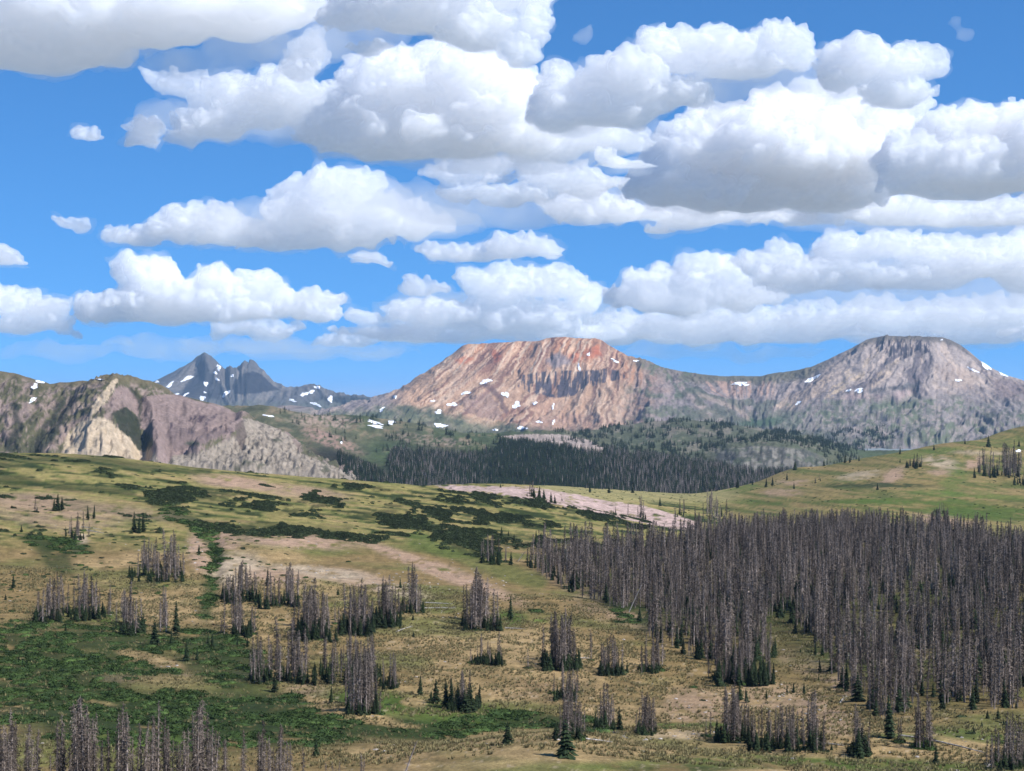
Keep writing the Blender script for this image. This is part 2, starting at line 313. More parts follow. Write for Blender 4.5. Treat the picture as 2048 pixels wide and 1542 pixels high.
# ---------------------------------------------------------------- forested valley and mid hills
valley_rows = [
 (1980, [(-600,1100),(2700,1100)]),
 (2200, [(-600,1040),(2700,1040)]),
 (2450, [(-600,985),(700,985),(1100,988),(1500,985),(2700,985)]),
 (2750, [(-600,950),(640,950),(800,955),(1100,945),(1400,955),(1560,962),(2000,960),(2700,960)]),
 (3100, [(-600,925),(640,915),(800,925),(950,915),(1100,908),(1250,918),(1400,935),(1560,948),(1700,940),(2700,940)]),
 (3500, [(-600,880),(440,860),(640,875),(740,900),(850,885),(1000,890),(1100,895),(1200,905),(1300,915),(1420,925),(1500,905),(1580,905),(1660,930),(2000,930),(2700,930)]),
 (3900, [(-600,840),(440,822),(520,822),(600,832),(700,836),(800,850),(900,868),(1000,872),(1060,880),(1150,893),(1210,905),(1300,905),(1420,905),(1480,892),(1560,892),(1620,905),(1700,925),(2000,920),(2700,920)]),
 (4300, [(-600,845),(440,818),(520,820),(600,833),(740,838),(800,850),(900,868),(1000,870),(1100,868),(1180,878),(1250,885),(1350,880),(1500,880),(1600,885),(1700,912),(1800,915),(2700,900)]),
 (4900, [(-600,880),(640,850),(800,862),(900,872),(1000,867),(1100,864),(1180,862),(1250,852),(1330,845),(1450,850),(1520,862),(1600,872),(1680,895),(1800,905),(2000,890),(2700,880)]),
 (5600, [(-600,900),(1100,900),(1330,880),(1600,900),(1700,905),(2000,890),(2700,890)]),
]
vpx = np.concatenate([np.arange(-600,400,25), np.arange(400,2060,3), np.arange(2060,2701,25)])
def valley_disp(px, Y, U, D):
    x = (px-HX)/F*D; y = D
    z = fbm(x/260, y/420, 4, 61)*14 + ridged(x/90, y/160, 4, 62)*6 + ridged(x/28, y/50, 3, 67)*2*ss(2300,3000,D)
    z = z + 4*ell(px,Y,1540,922,125,36,2,.3)*ridged(px/10,Y/14,3,59)
    z = z + 5*ell(px,Y,1110,888,110,22,8)*ridged(px/14,Y/30,3,63) + 14*np.exp(-(((px-1540)/90)**2+((Y-915)/25)**2))
    return z
def valley_paint(s):
    px, Y = s.PX, s.Y; x, y = s.X, s.D
    fine = fbm(px/5, Y/3.5, 4, 64, .6); med = fbm(px/22, Y/10, 4, 65, .6); big = fbm(px/80, Y/30, 3, 66)
    X = px+med*16; W = Y+med*6
    C = np.ones(px.shape+(3,))*srgb(112,112,84)
    C = mixc(C, srgb(92,104,68), ss(-.2,.3,big)); C = mixc(C, srgb(158,140,112), ss(.05,.35,med)*.75*(1-ss(1100,1200,px)))
    C = mixc(C, srgb(78,84,62), ss(.1,.35,-med)*.6)
    C = mixc(C, srgb(190,165,148), ell(X,W,650,842,70,14,4)*.8*ss(-.3,.2,fine)); C = mixc(C, srgb(186,152,136), ell(X,W,660,880,60,14,20)*.8*ss(-.3,.1,fine)); C = mixc(C, srgb(190,165,148), ell(X,W,860,880,90,10,6)*.6*ss(-.1,.3,fine))
    C = mixc(C, srgb(84,102,66), ell(X,W,790,925,70,40,30)*.7)
    # forest floor
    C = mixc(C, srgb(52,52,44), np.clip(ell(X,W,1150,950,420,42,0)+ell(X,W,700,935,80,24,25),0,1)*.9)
    C = mixc(C, srgb(104,108,86), ell(X,W,1440,880,280,45,0)*.7); C = mixc(C, srgb(146,136,120), ell(X,W,1440,870,290,40,0)*ss(.1,.3,med+.4*fine)*.8)
    # pale scarp
    m = poly(X*.2+px*.8, W*.2+Y*.8, [(1000,872),(1060,868),(1120,868),(1180,880),(1212,898),(1206,912),(1170,905),(1110,893),(1050,885)])
    C = mixc(C, srgb(188,170,158)*(1+.25*fbm(px/3,Y/9,3,68))[...,None], m)
    # rounded grey rock dome
    m = ell(px+med*16,Y+med*6,1540,922,112,30,2,.08); C = mixc(C, srgb(150,144,134)*(1+.5*fbm(px/3.5,Y/9,4,69))[...,None], m*.9); C = mixc(C, srgb(78,82,76), m*ss(.0,.3,ridged(px/11,Y/16,3,60)-.2)*.8); C = mixc(C, srgb(88,98,74), m*ss(.1,.3,med+.3*fine)*.7)
    return C*(1+.25*fine)[...,None]
mat_valley = land_mat('valley', .12, .02, .22, .5, 1.0, 6)
valley = sheet('hills', vpx, valley_rows, [6,8,18,26,30,30,22,20,8], valley_disp, valley_paint, mat_valley)

# ---------------------------------------------------------------- left cliffs
crest = [(-600,760),(-200,752),(0,744),(30,747),(60,754),(100,768),(150,764),(200,760),(232,757),(300,763),(325,772),(350,788),(390,798),(430,808),(480,828),(490,833),(530,845),(580,868),(610,900),(640,916),(700,940),(740,958),(800,1000),(900,1060)]
def off(c, dy, dx=0): return [(a+dx, b+dy) for a, b in c]
cliff_rows = [
 (2000, [(-600,1050),(900,1090)]),
 (2250, [(-600,985),(0,985),(500,990),(740,990),(900,1085)]),
 (2450, [(-600,930),(0,930),(250,935),(500,930),(600,945),(700,958),(760,985),(900,1075)]),
 (2700, [(-600,850),(0,850),(150,850),(250,845),(330,860),(440,868),(500,880),(580,900),(620,918),(700,945),(740,962),(900,1065)]),
 (2950, crest),
 (3150, off(crest,14)),
 (3500, off(crest,70)),
 (3900, off(crest,160)),
]
cpx = np.concatenate([np.arange(-600,-20,20), np.arange(-20,800,2.6), [820,860,900]])
def cliff_disp(px, Y, U, D):
    uf = np.clip((U-1.2)/1.0,0,1)*np.clip((4-U)/.5,0,1)
    sl = np.interp(px,[0,140,235,300,420,520,700],[.9,1.0,.6,-.2,.6,.3,-.3])
    a = px + sl*(Y-760) + fbm(px/22, Y/18, 4, 70)*12
    z = (ridged(px/10, Y/7, 4, 79)*4 + ridged(px/24,Y/18,4,69)*6)*uf*np.interp(px,[0,280,340],[1,1,.4]) + ridged(a/46+.3*fbm(px/50,Y/50,3,71), U*.5, 4, 72)*8*uf*np.interp(px,[0,260,320],[1,1,.5]) + ridged(a/12, U*1.6, 4, 73)*3*uf*np.interp(px,[0,260,320],[1,1,.7])
    z = z + 26*uf*line(px,Y,[(232,757),(205,820),(200,900)],38,.9) - 12*uf*line(px,Y,[(262,790),(282,850),(285,915)],16,.8)
    z = z - 12*uf*line(px,Y,[(130,800),(60,900)],14,.8) + 14*uf*line(px,Y,[(310,870),(318,920)],14,.8)
    z = z + 16*uf*line(px,Y,[(400,905),(480,860),(495,835)],16,.8) - 8*uf*line(px,Y,[(340,910),(400,880),(470,850)],10,.9)
    z = z + (ridged(px/9,Y/9,4,74)*6)*ss(330,480,px)*ss(860,880,Y+.15*(px-480))*uf + 2*fbm(px/30, px*0, 3, 75)*np.clip(U-3,0,1)
    return z
def cliff_paint(s):
    px, Y = s.PX, s.Y
    fine = fbm(px/4, Y/3, 4, 76, .6); med = fbm(px/18, Y/14, 4, 77, .6); big = fbm(px/60, Y/40, 3, 78)
    sl = np.interp(px,[0,140,235,300,420,520,700],[.9,1.0,.6,-.2,.6,.3,-.3]); a = px+sl*(Y-760)+fbm(px/22, Y/18, 4, 70)*12; stk = fbm(a/7, Y/60, 4, 79, .6)
    X = px+med*9; W = Y+med*7
    GG = srgb(116,112,84); MV = srgb(168,146,138); MV2 = srgb(122,104,102)
    C = np.ones(px.shape+(3,))*GG; C = mixc(C, MV, ss(.0,.3,stk+med*.6)*.75); C = mixc(C, srgb(78,82,62), ss(.1,.4,-stk-med*.4)*.6); C = mixc(C, srgb(178,156,146), ss(.05,.3,med-.3*stk+.4*fine)*.7)
    C = mixc(C, srgb(128,118,90), ss(14,2,Y-np.interp(px,*zip(*crest)))*(px<340)*.8)
    # mauve talus right of the tan spur
    m = poly(X*.4+px*.6, W*.4+Y*.6, [(300,790),(350,788),(420,808),(480,828),(490,850),(460,868),(420,880),(380,905),(335,925),(325,930),(300,870),(275,850),(270,800)])
    C = mixc(C, MV*(1+.12*stk)[...,None], m*.95)
    m = poly(X*.4+px*.6, W*.4+Y*.6, [(215,800),(240,770),(262,778),(276,800),(276,832),(250,812),(228,830)]); C = mixc(C, MV, m*.9)
    for cx,cy,rx,ry in [(395,838,24,9),(440,836,16,6),(372,862,14,7),(418,856,10,10),(450,858,14,6),(340,852,8,10)]:
        C = mixc(C, srgb(84,70,78), ell(X+fine*8,W+fine*5,cx,cy,rx,ry)*ss(-.2,.2,stk)*.9)
    C = mixc(C, srgb(112,98,98), poly(X,W,[(330,870),(345,855),(420,862),(455,860),(400,892),(350,905)])*.5)
    C = mixc(C, srgb(66,80,62), ell(X,W,388,888,14,6)*.8)
    # tan spur
    TS = srgb(224,202,172)*(1+.14*stk+.12*fine)[...,None]
    m = poly(X*.3+px*.7, W*.3+Y*.7, [(200,832),(218,840),(240,862),(272,885),(280,905),(276,930),(110,930),(122,905),(135,870),(160,845)])
    m2 = poly(px+med*3, Y, [(224,760),(236,757),(228,780),(205,812),(182,834),(176,828),(195,795)])
    m3 = poly(px+med*4, Y+med*3, [(274,930),(284,905),(300,898),(318,914),(330,930)])
    C = mixc(C, TS, np.clip(m+m2+m3,0,1)*.95)
    C = mixc(C, srgb(172,150,142), poly(px+med*3,Y,[(300,898),(316,872),(330,880),(335,930),(322,925)])*.9)
    C = mixc(C, srgb(60,66,48), poly(X*.5+px*.5,W*.5+Y*.5,[(225,828),(250,812),(276,835),(284,870),(280,905),(262,878),(240,862)])*.92)
    C = mixc(C, srgb(62,66,50), line(X,W,[(262,778),(280,800),(280,850)],4)*.8)
    for p_ in ([(128,800),(95,850),(60,905)],[(150,800),(80,905)],[(30,810),(40,850),(15,895)]): C = mixc(C, srgb(52,58,50), line(X,W,p_,7)*.8)
    # pale crumbling cliffs
    m = poly(X*.3+px*.7, W*.3+Y*.7, [(330,932),(345,912),(400,906),(440,885),(478,872),(486,835),(500,838),(540,850),(580,872),(600,905),(650,925),(700,945),(740,965),(760,990),(330,990)])
    PC = srgb(182,168,150)
    C = mixc(C, PC*(1+.3*fine)[...,None], m*.95)
    cr = np.abs(fbm(px/13+.8*fbm(px/20,Y/20,2,80), Y/15, 3, 81)); C = mixc(C, srgb(96,90,84), m*ss(.08,.02,cr)*.75)
    C = mixc(C, srgb(78,84,60), m*ss(.25,.45,fbm(px/26,Y/14,3,82))*.7)
    C = mixc(C, srgb(118,104,96), poly(px,Y,[(470,850),(486,838),(494,870),(484,905),(474,880)])*.8)
    return C*(1+.22*fine)[...,None]
mat_cliff = land_mat('cliffs', .16, .03, .2, .6, 1.0, 5)
cliffs = sheet('cliffs', cpx, cliff_rows, [4,8,34,60,44,10,6], cliff_disp, cliff_paint, mat_cliff, lin=True)

# ---------------------------------------------------------------- the long mountain with the flat orange summit and the grey dome
mc = [(-200,860),(600,835),(690,812),(740,801),(760,794),(782,786),(800,779),(830,760),(870,735),(900,713),(925,694),(935,690),(970,688),(1000,686),(1040,684),(1080,682),(1100,678),(1122,676),(1150,678),(1190,678),(1205,683),(1220,692),(1255,712),(1290,724),(1340,740),(1400,748),(1450,752),(1520,752),(1560,745),(1600,739),(1620,735),(1650,722),(1680,708),(1705,696),(1730,683),(1750,676),(1770,673),(1820,672),(1880,674),(1900,680),(1920,690),(1940,704),(1960,722),(1980,735),(2010,750),(2048,762),(2150,775),(2400,800),(2900,840)]
mount_rows = [
 (5000, [(-200,960),(2900,960)]),
 (5600, [(-200,925),(700,915),(1200,905),(1500,915),(1750,925),(2048,930),(2900,930)]),
 (6300, [(-200,890),(700,862),(860,868),(1000,868),(1130,868),(1200,862),(1300,868),(1450,880),(1600,880),(1700,880),(1850,885),(2048,890),(2900,900)]),
 (7000, [(-200,878),(700,845),(800,838),(880,835),(960,840),(1050,845),(1130,848),(1200,835),(1300,825),(1400,835),(1500,850),(1570,852),(1640,845),(1750,835),(1850,830),(1950,835),(2048,840),(2900,880)]),
 (7600, [(-200,868),(700,825),(800,806),(880,790),(960,785),(1050,790),(1130,795),(1200,785),(1300,782),(1400,785),(1500,800),(1570,800),(1640,785),(1750,765),(1850,762),(1950,780),(2048,800),(2900,860)]),
 (8100, [(-200,862),(700,817),(800,790),(870,756),(930,735),(1000,728),(1100,726),(1200,722),(1260,738),(1340,758),(1400,764),(1500,770),(1570,765),(1640,748),(1720,720),(1780,700),(1870,698),(1940,735),(2000,762),(2048,780),(2900,850)]),
 (8500, mc),
 (9100, off(mc,8)),
 (10000, off(mc,60)),
 (11500, off(mc,150)),
]
mpx = np.concatenate([np.arange(-200,620,20), np.arange(620,2070,1.9), np.arange(2070,2901,20)])
SLX = [650,850,1000,1100,1200,1300,1380,1450,1500,1560,1650,1750,1800,1870,1950,2050]
SLV = [1.3,1.2,.8,.45,.3,.1,-.5,-.8,0,.9,1.3,.8,.4,-.1,-.9,-1.1]
def slope_coord(px, Y): return px + np.interp(px, SLX, SLV)*(Y-700)
def mount_disp(px, Y, U, D):
    a = slope_coord(px, Y) + fbm(px/24, Y/16, 4, 89)*9
    uf = np.clip(U/2,0,1)*(1-.85*ss(5.3,6,U))
    wob = fbm(px/60, Y/40, 3, 90)*.5
    ck = np.interp(px, [1340,1420,1680,1740], [1,.45,.45,1])
    z = ridged(a/58+wob, U*.35, 4, 91)*34*uf*ck + ridged(a/15+wob, U*.9, 4, 92)*11*uf*ck + ridged(a/5, U*2.5, 3, 93)*3*uf
    z = z + fbm(px/40, Y/16, 4, 94)*10*ss(4,2.5,U)*np.clip(U,0,1) + ridged(px/11, Y/6, 4, 97)*(6-3.5*ss(1300,1200,px))*uf + ridged(px/26, Y/13, 4, 98)*5*uf*ss(4.8,3,U)*np.interp(px,[700,800,1200,1300],[1,.4,.4,1])
    # cliff band: a step across the face
    st_ = np.exp(-((px-1150)/110)**2); z = z + 16*st_*(ss(4.3,4.55,U)-.5)*uf
    z = z - 20*np.exp(-((px-1480)/90)**2)*np.exp(-((U-4.4)/1.2)**2)
    z = z + 2.5*fbm(px/14, px*0, 4, 95)*ss(5.3,6,U)
    return z
def mount_paint(s):
    px, Y = s.PX, s.Y; a = slope_coord(px, Y) + fbm(px/20, Y/12, 4, 99)*9
    wob = fbm(px/50, Y/40, 3, 100)*.4
    fine = fbm(px/3.2, Y/2.6, 4, 101, .6); med = fbm(px/20, Y/12, 4, 102, .6); big = fbm(px/70, Y/35, 3, 103)
    s1 = fbm(a/6+wob, Y/70, 4, 104, .6); s2 = fbm(a/14+wob, Y/90+3, 3, 105, .6); s3 = fbm(a/2.6, Y/40, 3, 106, .6)
    X = px+med*12; W = Y+med*7; top = np.interp(px, *zip(*mc))
    GREY = srgb(154,142,138); GG = srgb(106,116,88); GD = srgb(82,92,72)
    C = np.ones(px.shape+(3,))*GREY
    C = mixc(C, srgb(186,166,152), ss(.0,.35,s1)*.8); C = mixc(C, srgb(104,96,98), ss(.1,.4,-s1)*.6)
    # flat topped mountain: pinkish talus with orange head
    mesa = ss(760,830,px)*ss(1380,1230,px+.3*(Y-700)+med*40); mesa = np.clip(mesa,0,1)
    T1 = srgb(206,166,134)
    C = mixc(C, T1, mesa*.92)
    C = mixc(C, srgb(222,190,162), mesa*ss(.04,.25,s1+.4*s3)*.85)
    C = mixc(C, srgb(140,98,84), mesa*ss(.1,.4,-s2-.3*s3)*.75)
    head = mesa*ss(80,18,Y-top)*ss(900,960,px)
    C = mixc(C, srgb(192,126,86), head*.6*ss(-.4,.2,s2)); C = mixc(C, srgb(228,190,158), head*ss(.18,.34,s1+.25*s3)*.9)
    C = mixc(C, srgb(112,64,56), head*ss(.16,.42,-s3-.2*s1)*.7)
    for cx,cy,rx,ry in [(990,712,7,12),(1182,708,14,12),(1195,700,9,9),(1150,715,16,10),(930,720,18,8)]: C = mixc(C, srgb(196,108,72), ell(X,W,cx,cy,rx,ry)*.65)
    for x0 in (1060,1092,1130,1158,1172,1100,1030,958,925): C = mixc(C, srgb(236,208,180), line(px+med*5,Y,[(x0,684),(x0-26-(1160-x0)*.12,748)],1.7)*mesa*.8)
    C = mixc(C, srgb(150,140,142), ell(X,W,1116,722,22,14)*.8)
    # dark cliff band
    nb = ss(-.12,.06,fbm(px/4.2+Y/60,Y/34,3,107,.6)+.25*fbm(px/14,Y/9,3,106))
    m = poly(X*.25+px*.75, W*.25+Y*.75, [(1040,752),(1075,742),(1150,742),(1210,738),(1246,742),(1250,756),(1200,768),(1160,778),(1150,792),(1110,796),(1060,785),(1035,775)])
    C = mixc(C, srgb(80,76,86), m*nb*.95)
    C = mixc(C, srgb(196,158,132), poly(X,W,[(1080,800),(1140,800),(1160,830),(1180,855),(1080,862),(1060,840)])*.5)
    C = mixc(C, srgb(110,84,80), line(X,W,[(972,770),(1000,795),(1012,822)],6)*.8)
    C = mixc(C, srgb(146,120,112), poly(X,W,[(930,795),(975,782),(1000,815),(1005,840),(960,835),(925,820)])*.6)
    # low left flank, green grey
    m = ss(14,40,Y-np.interp(px,[690,800,900,960,1100,1200],[800,786,800,816,836,840])+med*14)*ss(1230,1100,px); C = mixc(C, GG, m*.85); C = mixc(C, GD, m*ss(.0,.3,med)*.7); C = mixc(C, srgb(160,148,126), m*ss(.1,.35,-med+fine*.4)*.6)
    m = poly(X,W,[(1030,838),(1200,830),(1230,848),(1160,870),(1060,866)]); C = mixc(C, srgb(176,140,124), m*.6*ss(-.3,.2,fine))
    # ridge and cirque in the middle
    m = ss(26,8,Y-top+med*8)*ss(1240,1290,px)*ss(1700,1600,px); C = mixc(C, srgb(112,108,86), m*.9)
    m = ss(1230,1300,px+.4*(Y-760))*ss(1420,1360,px); C = mixc(C, srgb(150,134,128), m*ss(-.1,.2,s1)*.6); C = mixc(C, GG, m*ss(.05,.35,med-s1*.5)*.7)
    m = ss(1380,1420,px)*ss(1560,1530,px)*ss(760,765,Y)*ss(800,785,Y); C = mixc(C, srgb(186,152,134), m*ss(-.1,.2,s1)*.8)
    m = poly(X,W,[(1395,770),(1420,790),(1470,800),(1560,800),(1640,830),(1660,850),(1560,860),(1440,850),(1380,840),(1340,800)]); C = mixc(C, GD*1.1, m*.7*ss(-.5,.1,med))
    m = ell(X,W,1540,843,60,9,-6); C = mixc(C, srgb(74,98,70), m*.85)
    C = mixc(C, srgb(176,156,140), line(X,W,[(1400,790),(1470,815),(1500,840)],4)*.6)
    C = mixc(C, srgb(196,172,150), poly(X*.6+px*.4,W*.5+Y*.5,[(1545,812),(1600,782),(1660,745),(1650,735),(1680,725),(1700,740),(1640,790),(1575,820)])*.7*ss(-.3,.1,s1))
    # grey dome
    dome = ss(1640,1700,px)*ss(820,780,Y+.15*np.abs(px-1800))
    C = mixc(C, srgb(188,172,162), dome*.85); C = mixc(C, srgb(206,184,166), dome*ss(.02,.3,s1+.2*s3)*.8); C = mixc(C, srgb(100,92,98), dome*ss(.08,.35,-s2-.3*s3)*.75)
    m = ss(16,3,Y-top)*ss(1660,1740,px)*ss(1990,1900,px); C = mixc(C, srgb(104,98,88), m*.85)
    m = poly(X*.2+px*.8,W*.2+Y*.8,[(1755,682),(1800,678),(1850,680),(1862,702),(1850,708),(1835,700),(1815,716),(1795,722),(1775,712),(1765,700),(1748,705)]); C = mixc(C, srgb(66,62,72), m*ss(-.2,.1,fbm(px/3.4,Y/22,3,108,.6))*.95)
    for p_ in ([(1760,700),(1722,745),(1680,775),(1640,805)],[(1700,745),(1660,790)],[(1790,722),(1740,775)]): C = mixc(C, srgb(206,182,152), line(X,W,p_,5)*.7*ss(-.2,.1,s3))
    m = poly(X*.4+px*.6,W*.4+Y*.6,[(1690,788),(1760,790),(1820,780),(1824,790),(1770,805),(1690,798)]); C = mixc(C, srgb(188,164,158), m*.8)
    C = mixc(C, srgb(94,96,98), line(X,W,[(1740,782),(1790,776),(1830,770)],4)*.8)
    C = mixc(C, srgb(182,158,140), ell(X,W,1915,755,40,22,30)*.6*ss(-.3,.1,fine)); C = mixc(C, srgb(120,100,98), ell(X,W,2020,780,40,22,20)*.5)
    # lower skirts of the dome: mottled grey and green
    m = ss(786,812,Y+.1*(px-1700)*(px<1700)+med*14)*ss(1560,1640,px+.5*(Y-800))
    C = mixc(C, srgb(150,142,138), m*.7); C = mixc(C, GG*1.05, m*ss(-.05,.25,med+big*.6)*.85); C = mixc(C, srgb(174,158,148), m*ss(.12,.3,fbm(px/8,Y/5,4,109,.6)+.3*s1)*.75); C = mixc(C, GD, m*ss(.15,.35,-med+.4*fine)*.7)
    m = ss(1740,1640,px)*ss(850,870,Y); C = mixc(C, GD, m*.7)
    rk = ridged(px/9, Y/5, 4, 121)*(1-.75*mesa)*(1-.5*dome); return C*1.08*(1+(.26-.12*mesa)*fine+(.12+.1*mesa)*s3+.14*rk)[...,None]
mat_mount = land_mat('mountain', .05, .012, .18, .6, 1.0, 14)
mount = sheet('mountain', mpx, mount_rows, [3,10,22,26,30,28,26,6,3], mount_disp, mount_paint, mat_mount, lin=True)

# ---------------------------------------------------------------- the far pyramid peak and its dark neighbours
pc = [(100,850),(250,800),(300,770),(312,764),(335,752),(360,738),(385,721),(395,713),(402,710),(412,708.5),(421,711),(432,722),(447,735),(465,748),(472,746),(480,743),(487,738),(491,744),(500,741),(512,743),(524,751),(536,764),(555,768),(572,777),(590,776),(612,769),(628,768),(640,776),(650,786),(665,788),(700,792),(735,797),(760,803),(800,830),(900,870)]
peak_rows = [
 (11200, [(100,900),(900,900)]),
 (12000, [(100,880),(300,835),(450,830),(560,835),(700,835),(900,880)]),
 (12900, [(100,868),(300,800),(360,806),(430,806),(500,805),(560,806),(640,812),(720,815),(900,878)]),
 (13600, [(100,860),(300,782),(360,764),(410,752),(450,770),(500,770),(560,782),(640,792),(720,806),(900,874)]),
 (14200, pc), (14800, off(pc,20)), (16000, off(pc,90))]
ppx = np.concatenate([np.arange(100,290,12), np.arange(290,800,2.2), [820,860,900]])
def peak_disp(px, Y, U, D):
    uf = np.clip(U/2,0,1)*(1-.97*ss(3.3,4,U))
    a = px + np.interp(px,[300,410,440,500,640],[1.2,.1,-1,.5,-.3])*(Y-710)
    z = ridged(a/40, U*.4, 4, 111)*50*uf + ridged(a/12, U, 4, 112)*18*uf + 70*uf*line(px,Y,[(405,712),(420,760),(462,775)],10,.9)
    return z + 90*uf*ell(px,Y,500,765,40,26,0,.8) + 6*fbm(px/8,px*0,4,113)*ss(3.4,4,U)
def peak_paint(s):
    px, Y = s.PX, s.Y; fine = fbm(px/3,Y/3,4,114,.6); med = fbm(px/16,Y/9,4,115,.6)
    a = px + np.interp(px,[300,410,440,500,640],[1.2,.1,-1,.5,-.3])*(Y-710); st_ = fbm(a/7,Y/50,4,116,.6)
    C = np.ones(px.shape+(3,))*srgb(108,106,104); C = mixc(C, srgb(150,140,130), ss(0,.3,st_)*.75)
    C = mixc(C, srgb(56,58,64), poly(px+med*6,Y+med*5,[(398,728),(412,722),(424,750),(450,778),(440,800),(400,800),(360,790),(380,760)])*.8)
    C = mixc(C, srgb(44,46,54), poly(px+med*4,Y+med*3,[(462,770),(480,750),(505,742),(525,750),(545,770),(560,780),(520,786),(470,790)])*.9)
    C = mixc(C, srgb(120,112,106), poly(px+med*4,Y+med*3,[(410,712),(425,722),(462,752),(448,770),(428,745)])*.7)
    C = mixc(C, srgb(46,52,50), ell(px,Y,700,800,60,8,3)*.9)
    C = mixc(C, srgb(104,108,92), ss(796,815,Y+med*10)*.8)
    return C*(1+.25*fine)[...,None]
mat_peak = land_mat('peak', .03, .008, .2, .6, 1.0, 20)
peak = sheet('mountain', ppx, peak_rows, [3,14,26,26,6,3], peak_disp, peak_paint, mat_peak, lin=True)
for s_, l_ in ((near,'near green and tan meadow slopes with bare pink soil'),(valley,'forested hills in front of the mountains'),(cliffs,'pale and mauve cliffs on the left'),(mount,'long mountain with orange flat summit and grey dome'),(peak,'dark pyramid peak far away')): s_.ob['label'] = l_
